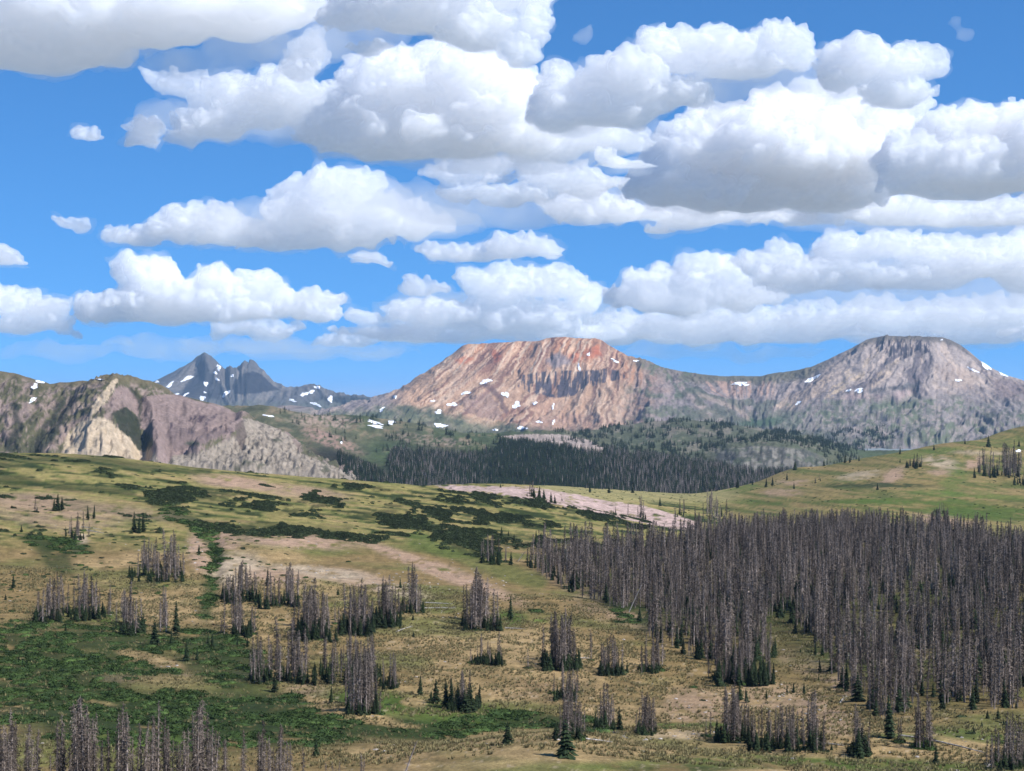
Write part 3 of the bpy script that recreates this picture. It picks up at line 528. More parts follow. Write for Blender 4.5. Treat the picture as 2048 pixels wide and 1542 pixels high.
# ---------------------------------------------------------------- clouds
# base row, density factor, label, ellipses (x, y, rx, ry) in photo pixels; each cloud floats at its own true distance
CLOUDS = [
 (158, .8, 'wide grey flat-bottomed cloud filling the upper left corner of the sky', [(-40,40,220,100),(150,40,180,95),(330,30,160,80),(480,20,130,70),(80,100,180,50),(590,20,70,35),(250,-30,300,90)]),
 (300, .7, 'ragged diagonal cloud under the upper left cloud, trailing down to small puffs', [(610,120,38,58),(570,190,80,50),(470,195,80,42),(370,165,75,22),(310,160,32,14),(430,250,80,36),(375,275,38,22),(520,230,70,40)]),
 (310, .8, 'small rounded cloud puff just left of the ragged diagonal cloud', [(288,262,40,28),(282,285,36,20),(270,250,20,14)]),
 (298, .8, 'tiny pale cloud puff alone in blue sky, left of the rounded puff', [(175,280,28,12),(165,272,16,10)]),
 (135, .8, 'soft cloud cut by the upper edge of the photo, above the domed cloud', [(840,20,130,55),(700,30,50,40),(960,60,90,45),(1060,60,38,55),(1040,110,40,40),(740,100,40,12),(900,-30,200,70),(660,40,40,20)]),
 (335, 1., 'large domed cloud left of the middle of the sky', [(800,175,120,70),(910,150,110,60),(720,220,90,60),(640,245,55,36),(980,210,110,80),(860,270,200,55),(1050,270,80,50),(760,290,120,35),(620,275,40,18)]),
 (262, .9, 'long arched cloud rising to the upper right', [(1115,155,35,32),(1140,210,80,48),(1250,160,85,48),(1350,105,80,48),(1440,100,80,42),(1570,85,62,38),(1480,130,120,32),(1330,190,100,36),(1220,230,110,34),(1110,235,60,30),(1600,130,40,24)]),
 (215, .9, 'grey-bottomed cloud at the right end of the arched cloud', [(1720,125,70,44),(1800,140,60,42),(1855,130,34,42),(1790,190,90,28),(1680,150,50,30)]),
 (440, 1.2, 'huge brilliant white cumulus in the right half of the sky', [(1450,265,90,60),(1560,235,95,55),(1650,205,42,38),(1700,225,90,42),(1820,215,55,34),(1560,310,170,85),(1700,320,120,80),(1380,315,85,62),(1480,390,170,42),(1340,370,90,45),(1650,390,130,40),(1760,270,60,50)]),
 (405, 1.2, 'bright domed cumulus cut by the right edge of the photo', [(1890,265,65,40),(1990,262,90,46),(1840,330,80,60),(1960,340,130,60),(2080,310,110,90),(1900,375,150,24),(1810,300,40,40)]),
 (465, .9, 'long flat cloud shelf under the huge white cumulus', [(1140,408,70,28),(1250,425,110,26),(1400,430,120,26),(1320,465,30,14),(1550,430,100,18),(1150,435,60,18)]),
 (462, .9, 'low cloud bank under the domed cumulus at the right edge', [(1700,395,70,38),(1780,420,130,34),(1930,430,150,30),(2080,420,120,36),(1600,445,90,14)]),
 (330, 1.3, 'small brilliant white tuft between two great clouds', [(1218,318,28,17),(1235,322,20,12),(1205,322,16,12),(1255,345,60,22)]),
 (425, .8, 'loose patchy cloud filling the middle of the sky below the domed cloud', [(940,385,60,22),(1020,390,90,26),(1110,355,70,34),(1045,325,20,22),(1180,370,70,30),(900,350,60,20),(960,330,90,26)]),
 (512, 1., 'broad ragged cloud with a bright crest on the left half of the sky', [(590,385,45,34),(680,372,75,36),(740,370,35,24),(640,430,110,45),(400,440,85,34),(350,460,60,28),(300,475,80,18),(480,465,120,32),(600,480,150,22),(770,425,80,34),(830,450,70,28),(700,465,110,30),(228,465,20,16)]),
 (540, .9, 'small round cloud puff under the broad ragged cloud', [(732,518,34,16),(750,525,20,10)]),
 (535, 1., 'low lens-shaped cloud above the flat-topped mountain', [(900,505,65,18),(1030,492,70,24),(980,515,120,14),(1090,505,36,18)]),
 (655, 1.3, 'bright white cumulus towering above the pyramid peak', [(290,555,66,46),(210,612,55,34),(170,630,25,18),(340,600,110,45),(430,575,64,36),(520,590,45,46),(600,605,55,30),(655,605,35,26),(480,620,150,28),(300,635,140,18),(640,635,60,14)]),
 (680, 1., 'bank of cloud low over the left mountains at the photo edge', [(30,610,52,34),(-40,600,60,40),(90,620,45,26),(60,650,90,22),(130,665,30,8)]),
 (530, 1., 'small cloud on the left edge of the photo', [(5,508,34,22),(-20,500,40,26),(30,520,18,9)]),
 (468, .8, 'faint wisp of cloud alone in the blue left of the broad ragged cloud', [(138,448,30,13),(155,456,16,8)]),
 (700, 1., 'heaped low cloud just behind the flat-topped mountain', [(940,565,32,26),(1010,580,70,38),(1100,570,70,36),(1170,600,36,34),(830,612,60,20),(735,640,36,16),(900,630,130,30),(1050,640,120,34),(780,665,110,16),(1180,660,60,20),(960,675,200,12)]),
 (590, .9, 'stepped cumulus bank low on the right half of the sky', [(1500,525,38,28),(1570,510,38,26),(1600,545,100,36),(1700,500,80,34),(1770,490,70,30),(1850,500,90,34),(1950,520,100,46),(2060,530,90,60),(1800,550,200,30),(1640,575,120,14)]),
 (640, 1.2, 'white cumulus head right of the flat-topped mountain', [(1330,545,28,24),(1290,565,50,26),(1400,535,44,28),(1420,560,70,40),(1250,590,40,22),(1340,600,110,32),(1480,590,80,34)]),
 (700, .8, 'long low cloud layer between the two highest mountains', [(1300,650,110,24),(1450,640,130,30),(1620,635,130,30),(1780,625,120,32),(1950,630,150,36),(2090,620,90,40),(1550,670,220,16),(1850,675,220,14)]),
 (738, .35, 'thin streak of cloud low above the saddle between the mountains', [(1300,708,90,14),(1420,716,120,13),(1560,703,120,14),(1350,690,90,12)]),
 (708, .35, 'thin flat cloud low above the left cliffs', [(240,690,50,12),(420,682,80,13),(560,690,80,13),(500,700,120,11),(620,695,90,13)]),
]
CLOUDS += [
 (735, .3, 'pale hazy layer of far cloud low over the pyramid peak', [(120,705,130,22),(330,700,130,26),(560,695,130,26),(720,705,110,22)]),
 (330, .3, 'thin veil of cloud trailing under the ragged diagonal cloud', [(420,250,110,40),(560,250,80,50),(330,230,70,34)]),
 (505, .3, 'thin veil of cloud around the broad ragged cloud', [(700,400,120,50),(520,440,150,40),(860,450,110,36)]),
 (700, .3, 'thin veil of cloud around the heaped low cloud', [(880,620,130,40),(1060,610,140,44),(1180,620,70,40)]),
 (350, .3, 'wide thin veil of cloud under the domed cloud', [(760,300,130,30),(900,320,150,30),(1050,320,140,40),(1200,270,120,50),(650,290,60,20)]),
 (470, .3, 'thin veil of cloud spreading below the loose patchy cloud', [(900,420,130,40),(1050,430,150,36),(1200,400,110,40),(820,400,90,30)]),
 (170, .3, 'thin veil of cloud between the upper left cloud and the diagonal cloud', [(380,130,120,30),(520,100,110,40),(660,90,60,50),(760,70,60,40)]),
 (270, .3, 'thin veil of cloud inside the long arch', [(1230,200,130,50),(1400,180,120,40),(1540,150,110,40),(1150,250,80,40),(1680,170,100,40)]),
 (480, .3, 'thin veil of cloud beneath the huge white cumulus', [(1450,420,200,40),(1700,430,200,40),(1950,440,160,40)]),
 (620, .3, 'thin veil of cloud around the stepped bank', [(1560,580,160,36),(1780,590,200,36),(2000,590,150,40),(1350,600,120,40)]),
 (140, .35, 'thin shred of vapour alone at the upper right edge of the sky', [(1912,52,14,12),(1925,75,20,14),(1940,68,10,10)]),
 (95, .4, 'faint shred of vapour in the blue left of the arched cloud', [(1165,78,24,16),(1180,60,12,14)]),
 (225, .6, 'ragged bright head of the diagonal cloud, standing upright', [(622,105,26,40),(632,70,14,16),(605,135,40,30)]),
 (592, .8, 'small grey cloud above the heaped low cloud', [(825,570,36,18),(850,580,40,14)]),
 (700, .9, 'small low cloud tucked right of the pyramid peak', [(480,655,60,18),(540,662,60,20),(440,665,30,10)]),
 (345, .7, 'thin grey cloud veil joining the domed cloud to the arched cloud', [(1120,260,60,30),(1190,285,70,30),(1090,305,80,26),(1270,280,40,24),(1170,250,50,26)]),
 (400, .7, 'small bright tuft over the loose patchy cloud', [(1046,322,20,16),(1052,340,30,14),(1000,352,40,12)]),
 (715, .9, 'pale bluish bank of far clouds along the horizon behind the orange summit', [(700,680,80,16),(830,670,110,20),(970,655,120,26),(1120,650,110,30),(1250,655,90,34),(1350,665,110,26)]),
 (722, .9, 'pale bluish bank of far clouds along the horizon behind the grey dome', [(1480,665,110,26),(1620,660,120,26),(1770,650,120,28),(1930,660,130,30),(2090,660,90,30)]),
 (722, .35, 'faint far cloud streaks over the snowy ridge at the left', [(420,700,70,12),(640,705,90,12),(760,710,90,11)]),
]
def ico(sub):
    import bmesh
    bm = bmesh.new(); bmesh.ops.create_icosphere(bm, subdivisions=sub, radius=1)
    v = np.array([x.co[:] for x in bm.verts]); f = np.array([[q.index for q in x.verts] for x in bm.faces]); bm.free(); return v, f
ICO2 = ico(2); ICO3 = ico(3)
def cloud_mat(mfp, skin=0):
    m = bpy.data.materials.new('cloud'); m.use_nodes = True; t = m.node_tree; t.nodes.clear()
    v = t.nodes.new('ShaderNodeVolumeScatter'); v.inputs['Color'].default_value = (.94,.972,1,1)  # white droplets tinted blue: air and sky light on undersides put into colour
    v.inputs['Density'].default_value = 1/mfp; v.inputs['Anisotropy'].default_value = 0.4
    o = t.nodes.new('ShaderNodeOutputMaterial'); t.links.new(v.outputs[0], o.inputs['Volume'])
    if skin:
        N = t.nodes.new; L = t.links.new
        d = N('ShaderNodeBsdfDiffuse'); d.inputs[0].default_value = (.97,.98,1,1); tr = N('ShaderNodeBsdfTranslucent'); tr.inputs[0].default_value = (.95,.975,1,1)
        mx = N('ShaderNodeMixShader'); mx.inputs[0].default_value = .35; L(d.outputs[0], mx.inputs[1]); L(tr.outputs[0], mx.inputs[2])
        lw = N('ShaderNodeLayerWeight'); lw.inputs[0].default_value = .5; mr = N('ShaderNodeMapRange'); mr.interpolation_type = 'SMOOTHSTEP'
        mr.inputs[1].default_value = .5; mr.inputs[2].default_value = .95; mr.inputs[3].default_value = skin; mr.inputs[4].default_value = 0; L(lw.outputs['Facing'], mr.inputs[0])
        ge = N('ShaderNodeNewGeometry'); sx = N('ShaderNodeSeparateXYZ'); L(ge.outputs['Normal'], sx.inputs[0]); m3 = N('ShaderNodeMapRange'); m3.interpolation_type = 'SMOOTHSTEP'; m3.inputs[1].default_value = -1.6; m3.inputs[2].default_value = .0; L(sx.outputs[2], m3.inputs[0]); mu = N('ShaderNodeMath'); mu.operation = 'MULTIPLY'; L(mr.outputs[0], mu.inputs[0]); L(m3.outputs[0], mu.inputs[1])
        tp = N('ShaderNodeBsdfTransparent'); m2 = N('ShaderNodeMixShader'); L(mu.outputs[0], m2.inputs[0]); L(tp.outputs[0], m2.inputs[1]); L(mx.outputs[0], m2.inputs[2]); L(m2.outputs[0], o.inputs['Surface'])
    return m
def make_cloud(base, dens, label, ells, H=3000.0, idx=0, vox=2.6):
    if dens < .45 or base == 158: vox = 4.5
    rg = np.random.default_rng(100+idx)
    D = min(H/((HY-base)/F), 60000.0+900*idx); s = D/F      # metres per photo pixel
    zb = (HY-base)*s
    def hull(grow, vx, big, nm):
        V = []; Fc = []; o = 0; rg = np.random.default_rng(100+idx)
        def put(c, r, I):
            nonlocal o
            V.append(I[0]*r + c); Fc.append(I[1]+o); o += len(I[0])
        for (cx, cy, rx, ry) in ells:
            c = np.array([(cx-HX)*s, D + rg.uniform(-.4,.4)*ry*s, (HY-cy)*s]); r = np.array([rx*s, min(rx, ry*1.8)*s, ry*s])
            put(c, r*.86*grow, ICO3)
            n = int(10 + rx*ry/90.)
            for k in range(n):
                a = rg.uniform(0, 2*math.pi); e = math.asin(rg.uniform(-.3, 1))
                dr = np.array([math.cos(a)*math.cos(e), math.sin(a)*math.cos(e), math.sin(e)])
                rr = min(max(min(rx, ry)*rg.uniform(.18, .5), 7), 26)*s
                p = c + dr*(r-rr*.6)*1.03
                put(p, np.array([rr*1.15, rr*1.15, rr*.95])*grow, ICO2)
                for j in range(4):
                    d2 = rg.normal(size=3); d2[2] = abs(d2[2])*.8; d2 /= np.linalg.norm(d2)
                    r2 = max(rr*rg.uniform(.35,.6), 4.5*s)
                    if nm == 'cloud': put(p+d2*rr*.95, np.array([r2,r2,r2]), ICO2)
        V = np.concatenate(V); Fc = np.concatenate(Fc); q = V/s
        for k, (fr, am) in enumerate(((45, 18*big), (18, 12*big))):
            for ax in range(3): V[:,ax] += fbm3(q[:,0]/fr+ax*31.7, q[:,1]/fr, q[:,2]/fr, 2, 5+k*7+ax)*am*s
        low = V[:,2] < zb; V[low,2] = zb - (zb-V[low,2])*(.15 if nm == 'cloud' else .5)
        V[:,1] = (V[:,1]-D)*.4
        me = new_mesh(nm, V, Fc); ob = bpy.data.objects.new(nm, me); COL.objects.link(ob)
        m = ob.modifiers.new('remesh','REMESH'); m.mode = 'VOXEL'; m.voxel_size = vx*s
        dg = bpy.context.evaluated_depsgraph_get(); m2 = bpy.data.meshes.new_from_object(ob.evaluated_get(dg)); ob.modifiers.clear(); ob.data = m2; bpy.data.meshes.remove(me)
        if nm == 'cloud':     # cauliflower relief, then one more skin so that nothing folds through itself
            n = len(m2.vertices); cc = np.empty(n*3, np.float32); m2.vertices.foreach_get('co', cc)
            nn = np.empty(n*3, np.float32); m2.vertex_normals.foreach_get('vector', nn); nn = nn.reshape(-1,3)
            c3 = cc.reshape(-1,3); g = c3/s; g[:,1] /= .4
            bl = np.abs(n3(g[:,0]/17, g[:,1]/17, g[:,2]/13, 3)) + .15*np.abs(n3(g[:,0]/9, g[:,1]/9, g[:,2]/8, 4))
            c3 += nn*((bl-.3)*9*s*ss(-.7,.1,nn[:,2]))[:,None].astype(np.float32)
            m2.vertices.foreach_set('co', c3.ravel()); m2.update()
            m = ob.modifiers.new('remesh','REMESH'); m.mode = 'VOXEL'; m.voxel_size = vx*s; sm = ob.modifiers.new('smooth','SMOOTH'); sm.iterations = 9; sm.factor = .5
            dg = bpy.context.evaluated_depsgraph_get(); m3_ = bpy.data.meshes.new_from_object(ob.evaluated_get(dg)); ob.modifiers.clear(); ob.data = m3_; bpy.data.meshes.remove(m2); m2 = m3_
            m2.polygons.foreach_set('use_smooth', np.ones(len(m2.polygons), bool))
        n = len(m2.vertices); cc = np.empty(n*3, np.float32); m2.vertices.foreach_get('co', cc); cc[1::3] = cc[1::3]/.4
        m2.vertices.foreach_set('co', cc); m2.update()
        m2.materials.clear(); m2.materials.append(cloud_mat(CLOUD_MFP*s/dens**1.5*(1 if nm == 'cloud' else 7), .2*(nm == 'cloud')*(dens > .45)))
        return ob
    ob = hull(1.0, vox, 1.0, 'cloud')
    if dens > .45: fr_ = hull(1.1, 7.0, 2.0, 'fringe'); fr_.parent = ob
    ob.location = (0, D, 0); m2 = ob.data
    ob['label'] = label; ob['category'] = 'cloud'; ob['group'] = 'fair weather clouds over the mountains'
    return len(m2.polygons)
CLOUD_MFP = 23.0
for i_, c_ in enumerate(CLOUDS): make_cloud(*c_, idx=i_)
# ---------------------------------------------------------------- plants: meshes
def tri_mesh(name, V, T, mat):
    me = new_mesh(name, V, T, False); me.materials.append(mat); return me
def cone_part(V, T, p0, p1, r0, r1, n=6):
    p0 = np.array(p0, float); p1 = np.array(p1, float); o = len(V)
    ax = p1-p0; ax /= np.linalg.norm(ax); e1 = np.cross(ax, [0,1,.01] if abs(ax[2]) > .5 else [0,0,1]); e1 /= np.linalg.norm(e1); e2 = np.cross(ax, e1)
    for p, r in ((p0,r0),(p1,r1)):
        for k in range(n): a = 2*math.pi*k/n; V.append(p+(e1*math.cos(a)+e2*math.sin(a))*r)
    for k in range(n): a, b = o+k, o+(k+1) % n; T += [(a,b,b+n),(a,b+n,a+n)]
mat_dead = noisy_mat('dead_wood', (.15,.12,.10), (.42,.35,.31), 1.5, .95, .45)
mat_twig = noisy_mat('dead_twigs', (.075,.058,.046), (.235,.19,.155), 2.2, .95, .6)
mat_needle = noisy_mat('spruce_needles', (.008,.016,.006), (.025,.040,.014), 1.6, .8, .4)
mat_bark = noisy_mat('bark', (.06,.045,.035), (.12,.09,.07), 3, .95)
mat_log = noisy_mat('bleached_wood', (.30,.27,.24), (.5,.46,.42), 4, .9)
mat_willow = noisy_mat('willow_leaves', (.020,.038,.010), (.075,.118,.030), .4, .8, .35, 5)
mat_shrub = noisy_mat('juniper', (.018,.028,.011), (.05,.066,.026), .8, .85, .45, 5)
mat_rock = noisy_mat('pale_stone', (.22,.19,.165), (.5,.45,.40), 1.5, .95, .3)
mat_grass = noisy_mat('dry_grass', (.15,.135,.058), (.31,.26,.13), 3, .9, .5)
def dead_tree(seed, nb=150, subs=4, k=1.0):
    """unit: 10 m tall dead spruce; returns trunk and branch meshes"""
    rg = np.random.default_rng(seed); H = 10.0
    V = []; T = []; bend = rg.normal(size=2)*.12
    pts = [np.array([bend[0]*t*t+.03*math.sin(5*t+seed), bend[1]*t*t, H*t-.5*(t == 0)]) for t in (0,.35,.7,1)]
    for i in range(3): cone_part(V, T, pts[i], pts[i+1], [.17,.12,.065][i]*k, [.12,.065,.012][i]*k, 5)
    V2 = []; T2 = []; full = rg.uniform(.65, 1.0); gap = rg.uniform(.08,.3)
    for b in range(nb):
        t = gap + (1-gap)*rg.uniform()**.9*.985; a = rg.uniform(0, 2*math.pi)
        L = (0.2 + 1.25*(1-t)**.7)*rg.uniform(.45,1.1)*full
        if rg.uniform() < .08: L *= 1.5
        c = np.array([np.interp(t,[0,.35,.7,1],[p[0] for p in pts]), np.interp(t,[0,.35,.7,1],[p[1] for p in pts]), H*t])
        d = np.array([math.cos(a), math.sin(a), rg.uniform(-.75,.05)]); tip = c+d*L; tip[2] += .12*L
        wdt = .055+.035*(1-t); side = np.array([-math.sin(a)*.4, math.cos(a)*.4, .9])*wdt
        o = len(V2); V2 += [c-side, c+side, tip]; T2.append((o,o+1,o+2))
        for j in range(subs):
            f = rg.uniform(.3,.95); q = c+(tip-c)*f; dd = rg.normal(size=3)*.5; dd[2] = -abs(dd[2])-.5; dd += d*.4
            q2 = q + dd*L*rg.uniform(.25,.55); s2 = np.array([rg.normal(), rg.normal(), .2]); s2 = s2/np.linalg.norm(s2)*.045
            o = len(V2); V2 += [q-s2, q+s2, q2]; T2.append((o,o+1,o+2))
    return tri_mesh('trunk', V, T, mat_dead), tri_mesh('crown', V2, T2, mat_twig)
def spruce(seed, wide=.26, layers=15, nb=9, bare=.04):
    rg = np.random.default_rng(seed); H = 10.0
    V = []; T = []; cone_part(V, T, (0,0,-.5), (0,0,H*.96), .16, .02, 5)
    V2 = []; T2 = []; lean = rg.normal(size=2)*.1
    for i in range(layers):
        t = bare + (1-bare)*(i/layers)**.92; Rr = H*wide*(1-t)**.85*rg.uniform(.82,1.1)+.12
        for b in range(nb):
            a = 2*math.pi*(b+rg.uniform(-.35,.35))/nb + i*1.7; L = Rr*rg.uniform(.65,1.15)
            z0 = H*t+rg.uniform(-.2,.2); dr = np.array([math.cos(a), math.sin(a), 0]); sd_ = np.array([-math.sin(a), math.cos(a), 0])
            c = np.array([lean[0]*t, lean[1]*t, z0]); dz = -L*rg.uniform(.28,.55)
            m = c+dr*L*.55+np.array([0,0,dz*.35]); tip = c+dr*L+np.array([0,0,dz]); w_ = L*.34+.1
            o = len(V2); V2 += [c+np.array([0,0,.18]), m+sd_*w_+np.array([0,0,-.2*L]), m+np.array([0,0,.12]), m-sd_*w_+np.array([0,0,-.2*L]), tip]
            T2 += [(o,o+1,o+2),(o,o+2,o+3),(o+2,o+1,o+4),(o+2,o+4,o+3)]
    o = len(V2)
    for k in range(4): a = k*1.57; V2.append(np.array([.1*math.cos(a), .1*math.sin(a), H*.9]))
    V2.append(np.array([lean[0],lean[1],H])); T2 += [(o+k, o+(k+1)%4, o+4) for k in range(4)]
    return tri_mesh('trunk', V, T, mat_bark), tri_mesh('crown', V2, T2, mat_needle)
def bush(seed, mat, n=170, flat=.62, leaf=.16):
    """unit: 1 m radius leafy mound made of leaf clusters over a lumpy core"""
    rg = np.random.default_rng(seed); V, Fq = ICO2[0].copy(), ICO2[1]
    V = V*(1+.25*fbm3(V[:,0]*1.6+seed, V[:,1]*1.6, V[:,2]*1.6, 3, seed))[:,None]*.86; V[:,2] = np.maximum(V[:,2], -.25)*flat
    V = list(V); T = [tuple(f) for f in Fq]
    for k in range(n):
        d = rg.normal(size=3); d[2] = abs(d[2])*.9+.05; d /= np.linalg.norm(d)
        c = d*(1+.22*fbm3(*(np.array([[v]]) for v in d*1.6+seed), 3, seed)[0,0])*rg.uniform(.82,1.02); c[2] *= flat
        a = rg.normal(size=3); b = rg.normal(size=3); o = len(V); V += [c+a*leaf*.5, c+b*leaf*.5, c+d*leaf*.9]; T.append((o,o+1,o+2))
    return tri_mesh('bush', V, T, mat)
def stone(seed):
    rg = np.random.default_rng(seed); V = ico(1)[0]*np.array([1,.8,.5]); V = V*(1+.3*rg.uniform(-1,1,(len(V),1)))
    return tri_mesh('stone', V, ICO1[1], mat_rock)
def tuft(seed):
    rg = np.random.default_rng(seed); V = []; T = []
    for k in range(14):
        a = rg.uniform(0,6.28); r = rg.uniform(0,.25); p = np.array([math.cos(a)*r, math.sin(a)*r, -.05]); d = np.array([math.cos(a)*.35, math.sin(a)*.35, 1])*rg.uniform(.3,.6)
        s_ = np.array([-math.sin(a), math.cos(a), 0])*.06; o = len(V); V += [p-s_, p+s_, p+d]; T.append((o,o+1,o+2))
    return tri_mesh('tuft', V, T, mat_grass)
ICO1 = ico(1)
# ---------------------------------------------------------------- plants: scattering
def merged(me_list, name):
    V = []; Fc = []; mi = []; o = 0
    for k, me in enumerate(me_list):
        n = len(me.vertices); c = np.empty(n*3, np.float32); me.vertices.foreach_get('co', c); V.append(c.reshape(-1,3))
        q = np.empty(len(me.loops), np.int32); me.loops.foreach_get('vertex_index', q); Fc.append(q.reshape(-1,3)+o); mi += [k]*len(me.polygons); o += n
    m = new_mesh(name, np.concatenate(V), np.concatenate(Fc), False)
    for me in me_list: m.materials.append(me.materials[0])
    m.polygons.foreach_set('material_index', mi); return m
def stuff(name, label, meshes, pos, scl, seed=0):
    """one object that spreads the given meshes over the points"""
    pos = np.asarray(pos, np.float32); n = len(pos); rg = np.random.default_rng(seed)
    me = bpy.data.meshes.new(name); me.vertices.add(n); me.vertices.foreach_set('co', pos.ravel())
    scl = np.asarray(scl, np.float32); scl = scl if scl.ndim == 2 else np.stack([scl]*3, -1)
    a = me.attributes.new('scl','FLOAT_VECTOR','POINT'); a.data.foreach_set('vector', scl.ravel())
    rot = np.stack([rg.normal(0,.025,n), rg.normal(0,.025,n), rg.uniform(0,6.283,n)], -1).astype(np.float32)
    a = me.attributes.new('rot','FLOAT_VECTOR','POINT'); a.data.foreach_set('vector', rot.ravel())
    a = me.attributes.new('pick','INT','POINT'); a.data.foreach_set('value', rg.integers(0, len(meshes), n).astype(np.int32))
    ob = bpy.data.objects.new(name, me); COL.objects.link(ob); ob['kind'] = 'stuff'; ob['label'] = label
    g = bpy.data.node_groups.new(name, 'GeometryNodeTree'); g.interface.new_socket('Geometry', in_out='INPUT', socket_type='NodeSocketGeometry'); g.interface.new_socket('Geometry', in_out='OUTPUT', socket_type='NodeSocketGeometry')
    N = g.nodes.new; L = g.links.new; gi = N('NodeGroupInput'); go_ = N('NodeGroupOutput'); ip = N('GeometryNodeInstanceOnPoints'); jn = N('GeometryNodeJoinGeometry')
    for k, m in enumerate(meshes):
        src = bpy.data.objects.new(name+'_piece', m); oi = N('GeometryNodeObjectInfo'); oi.inputs['Object'].default_value = src; oi.inputs['As Instance'].default_value = True; L(oi.outputs['Geometry'], jn.inputs[0])
    def attr(nm, ty, sock):
        x = N('GeometryNodeInputNamedAttribute'); x.data_type = ty; x.inputs['Name'].default_value = nm; L(x.outputs['Attribute'], sock)
    L(gi.outputs[0], ip.inputs['Points']); L(jn.outputs[0], ip.inputs['Instance']); ip.inputs['Pick Instance'].default_value = True
    attr('pick','INT', ip.inputs['Instance Index']); attr('scl','FLOAT_VECTOR', ip.inputs['Scale'])
    x = N('GeometryNodeInputNamedAttribute'); x.data_type = 'FLOAT_VECTOR'; x.inputs['Name'].default_value = 'rot'
    try:
        er = N('FunctionNodeEulerToRotation'); L(x.outputs['Attribute'], er.inputs[0]); L(er.outputs[0], ip.inputs['Rotation'])
    except Exception: L(x.outputs['Attribute'], ip.inputs['Rotation'])
    L(ip.outputs[0], go_.inputs[0]); md = ob.modifiers.new('scatter','NODES'); md.node_group = g
    return ob
def lookup(s, px, D, arrs):
    j = np.interp(px, s.px, np.arange(len(s.px))); i = np.interp(np.log(D), np.log(s.D[:,0]), np.arange(s.D.shape[0]))
    j0 = np.clip(j.astype(int), 0, len(s.px)-2); i0 = np.clip(i.astype(int), 0, s.D.shape[0]-2); fj = j-j0; fi = i-i0
    return [(A[i0,j0]*(1-fj)+A[i0,j0+1]*fj)*(1-fi) + (A[i0+1,j0]*(1-fj)+A[i0+1,j0+1]*fj)*fi for A in arrs]
def scatter(s, n, p0, p1, d0, d1, maskf, seed):
    """points spread evenly over the land between two distances and two sight lines, thinned by a mask"""
    rg = np.random.default_rng(seed); D = np.sqrt(rg.uniform(d0**2, d1**2, n)); px = rg.uniform(p0, p1, n)
    Z, Y = lookup(s, px, D, [s.Z, s.Y]); m = maskf(px, D, Y); k = rg.uniform(size=n) < m
    return np.stack([(px[k]-HX)/F*D[k], D[k], Z[k]], -1), px[k], Y[k]
def sample(s, A): return lambda px, D: lookup(s, px, D, [A])[0]

DEAD = [dead_tree(s) for s in range(6)]
DEADm = [merged(t, 'dead_spruce') for t in DEAD]
SPR = [spruce(20,.2), spruce(21,.24), spruce(22,.3,13), spruce(23,.18,17), spruce(24,.36,11)]
SPRm = [merged(t, 'spruce') for t in SPR]
mat_far_shade = noisy_mat('far_shaded_twigs', (.05,.042,.042), (.12,.105,.10), 1.2, .95, .5)  # twigs darkened: a cloud's shade over the valley put into the colour
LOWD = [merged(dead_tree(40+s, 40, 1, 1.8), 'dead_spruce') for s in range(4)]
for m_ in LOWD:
    m_.materials[1] = mat_far_shade
LOWS = [merged(spruce(50+s, .2+.03*s, 8, 6), 'spruce') for s in range(4)]

# clumps: x from, x to, base row from, to, how many dead, height in photo px, how many live, live height, label
CL = [
 (-40,180,1560,1598,64,188,0,0,'the stand across the lower left corner'),
 (180,300,1562,1598,26,168,0,0,'the bottom stand before the darkest willows'),
 (300,430,1562,1598,36,172,0,0,'the bottom stand right of its gap'),
 (430,620,1562,1598,24,125,0,0,'the short stand under the willow flat'),
 (630,790,1560,1590,6,90,0,0,'the thin row right of the willow flat'),
 (1985,2060,1515,1540,28,95,6,40,'the clump at the lower right corner'),
 (1432,1500,1470,1485,28,100,8,45,'the left part of the long front row'),
 (1500,1645,1480,1504,44,105,12,50,'the right part of the long front row'),
 (1703,1735,1490,1512,8,90,5,60,'the clump around a dark fir, front right'),
 (1825,1862,1480,1503,10,105,3,20,'the narrow clump beside the cone-shaped fir'),
 (1795,1802,1480,1488,2,75,0,0,'the slim pair near the narrow clump'),
 (1112,1165,1455,1480,18,88,6,40,'the clump behind the big ragged fir'),
 (1193,1232,1445,1462,10,80,5,40,'the clump left of the mound fir'),
 (1272,1312,1455,1470,15,82,5,30,'the clump on the green strip'),
 (1112,1152,1385,1402,10,75,5,40,'the thin column above the tan mound'),
 (692,756,1405,1430,30,112,8,40,'the front clump below the central stand'),
 (900,955,1400,1424,13,72,9,50,'the mixed clump by the willow gully'),
 (760,796,1360,1378,9,68,4,30,'the right tail of the central stand'),
 (495,625,1335,1368,38,95,12,40,'the left half of the central stand'),
 (625,760,1330,1370,36,88,16,40,'the right half of the central stand'),
]
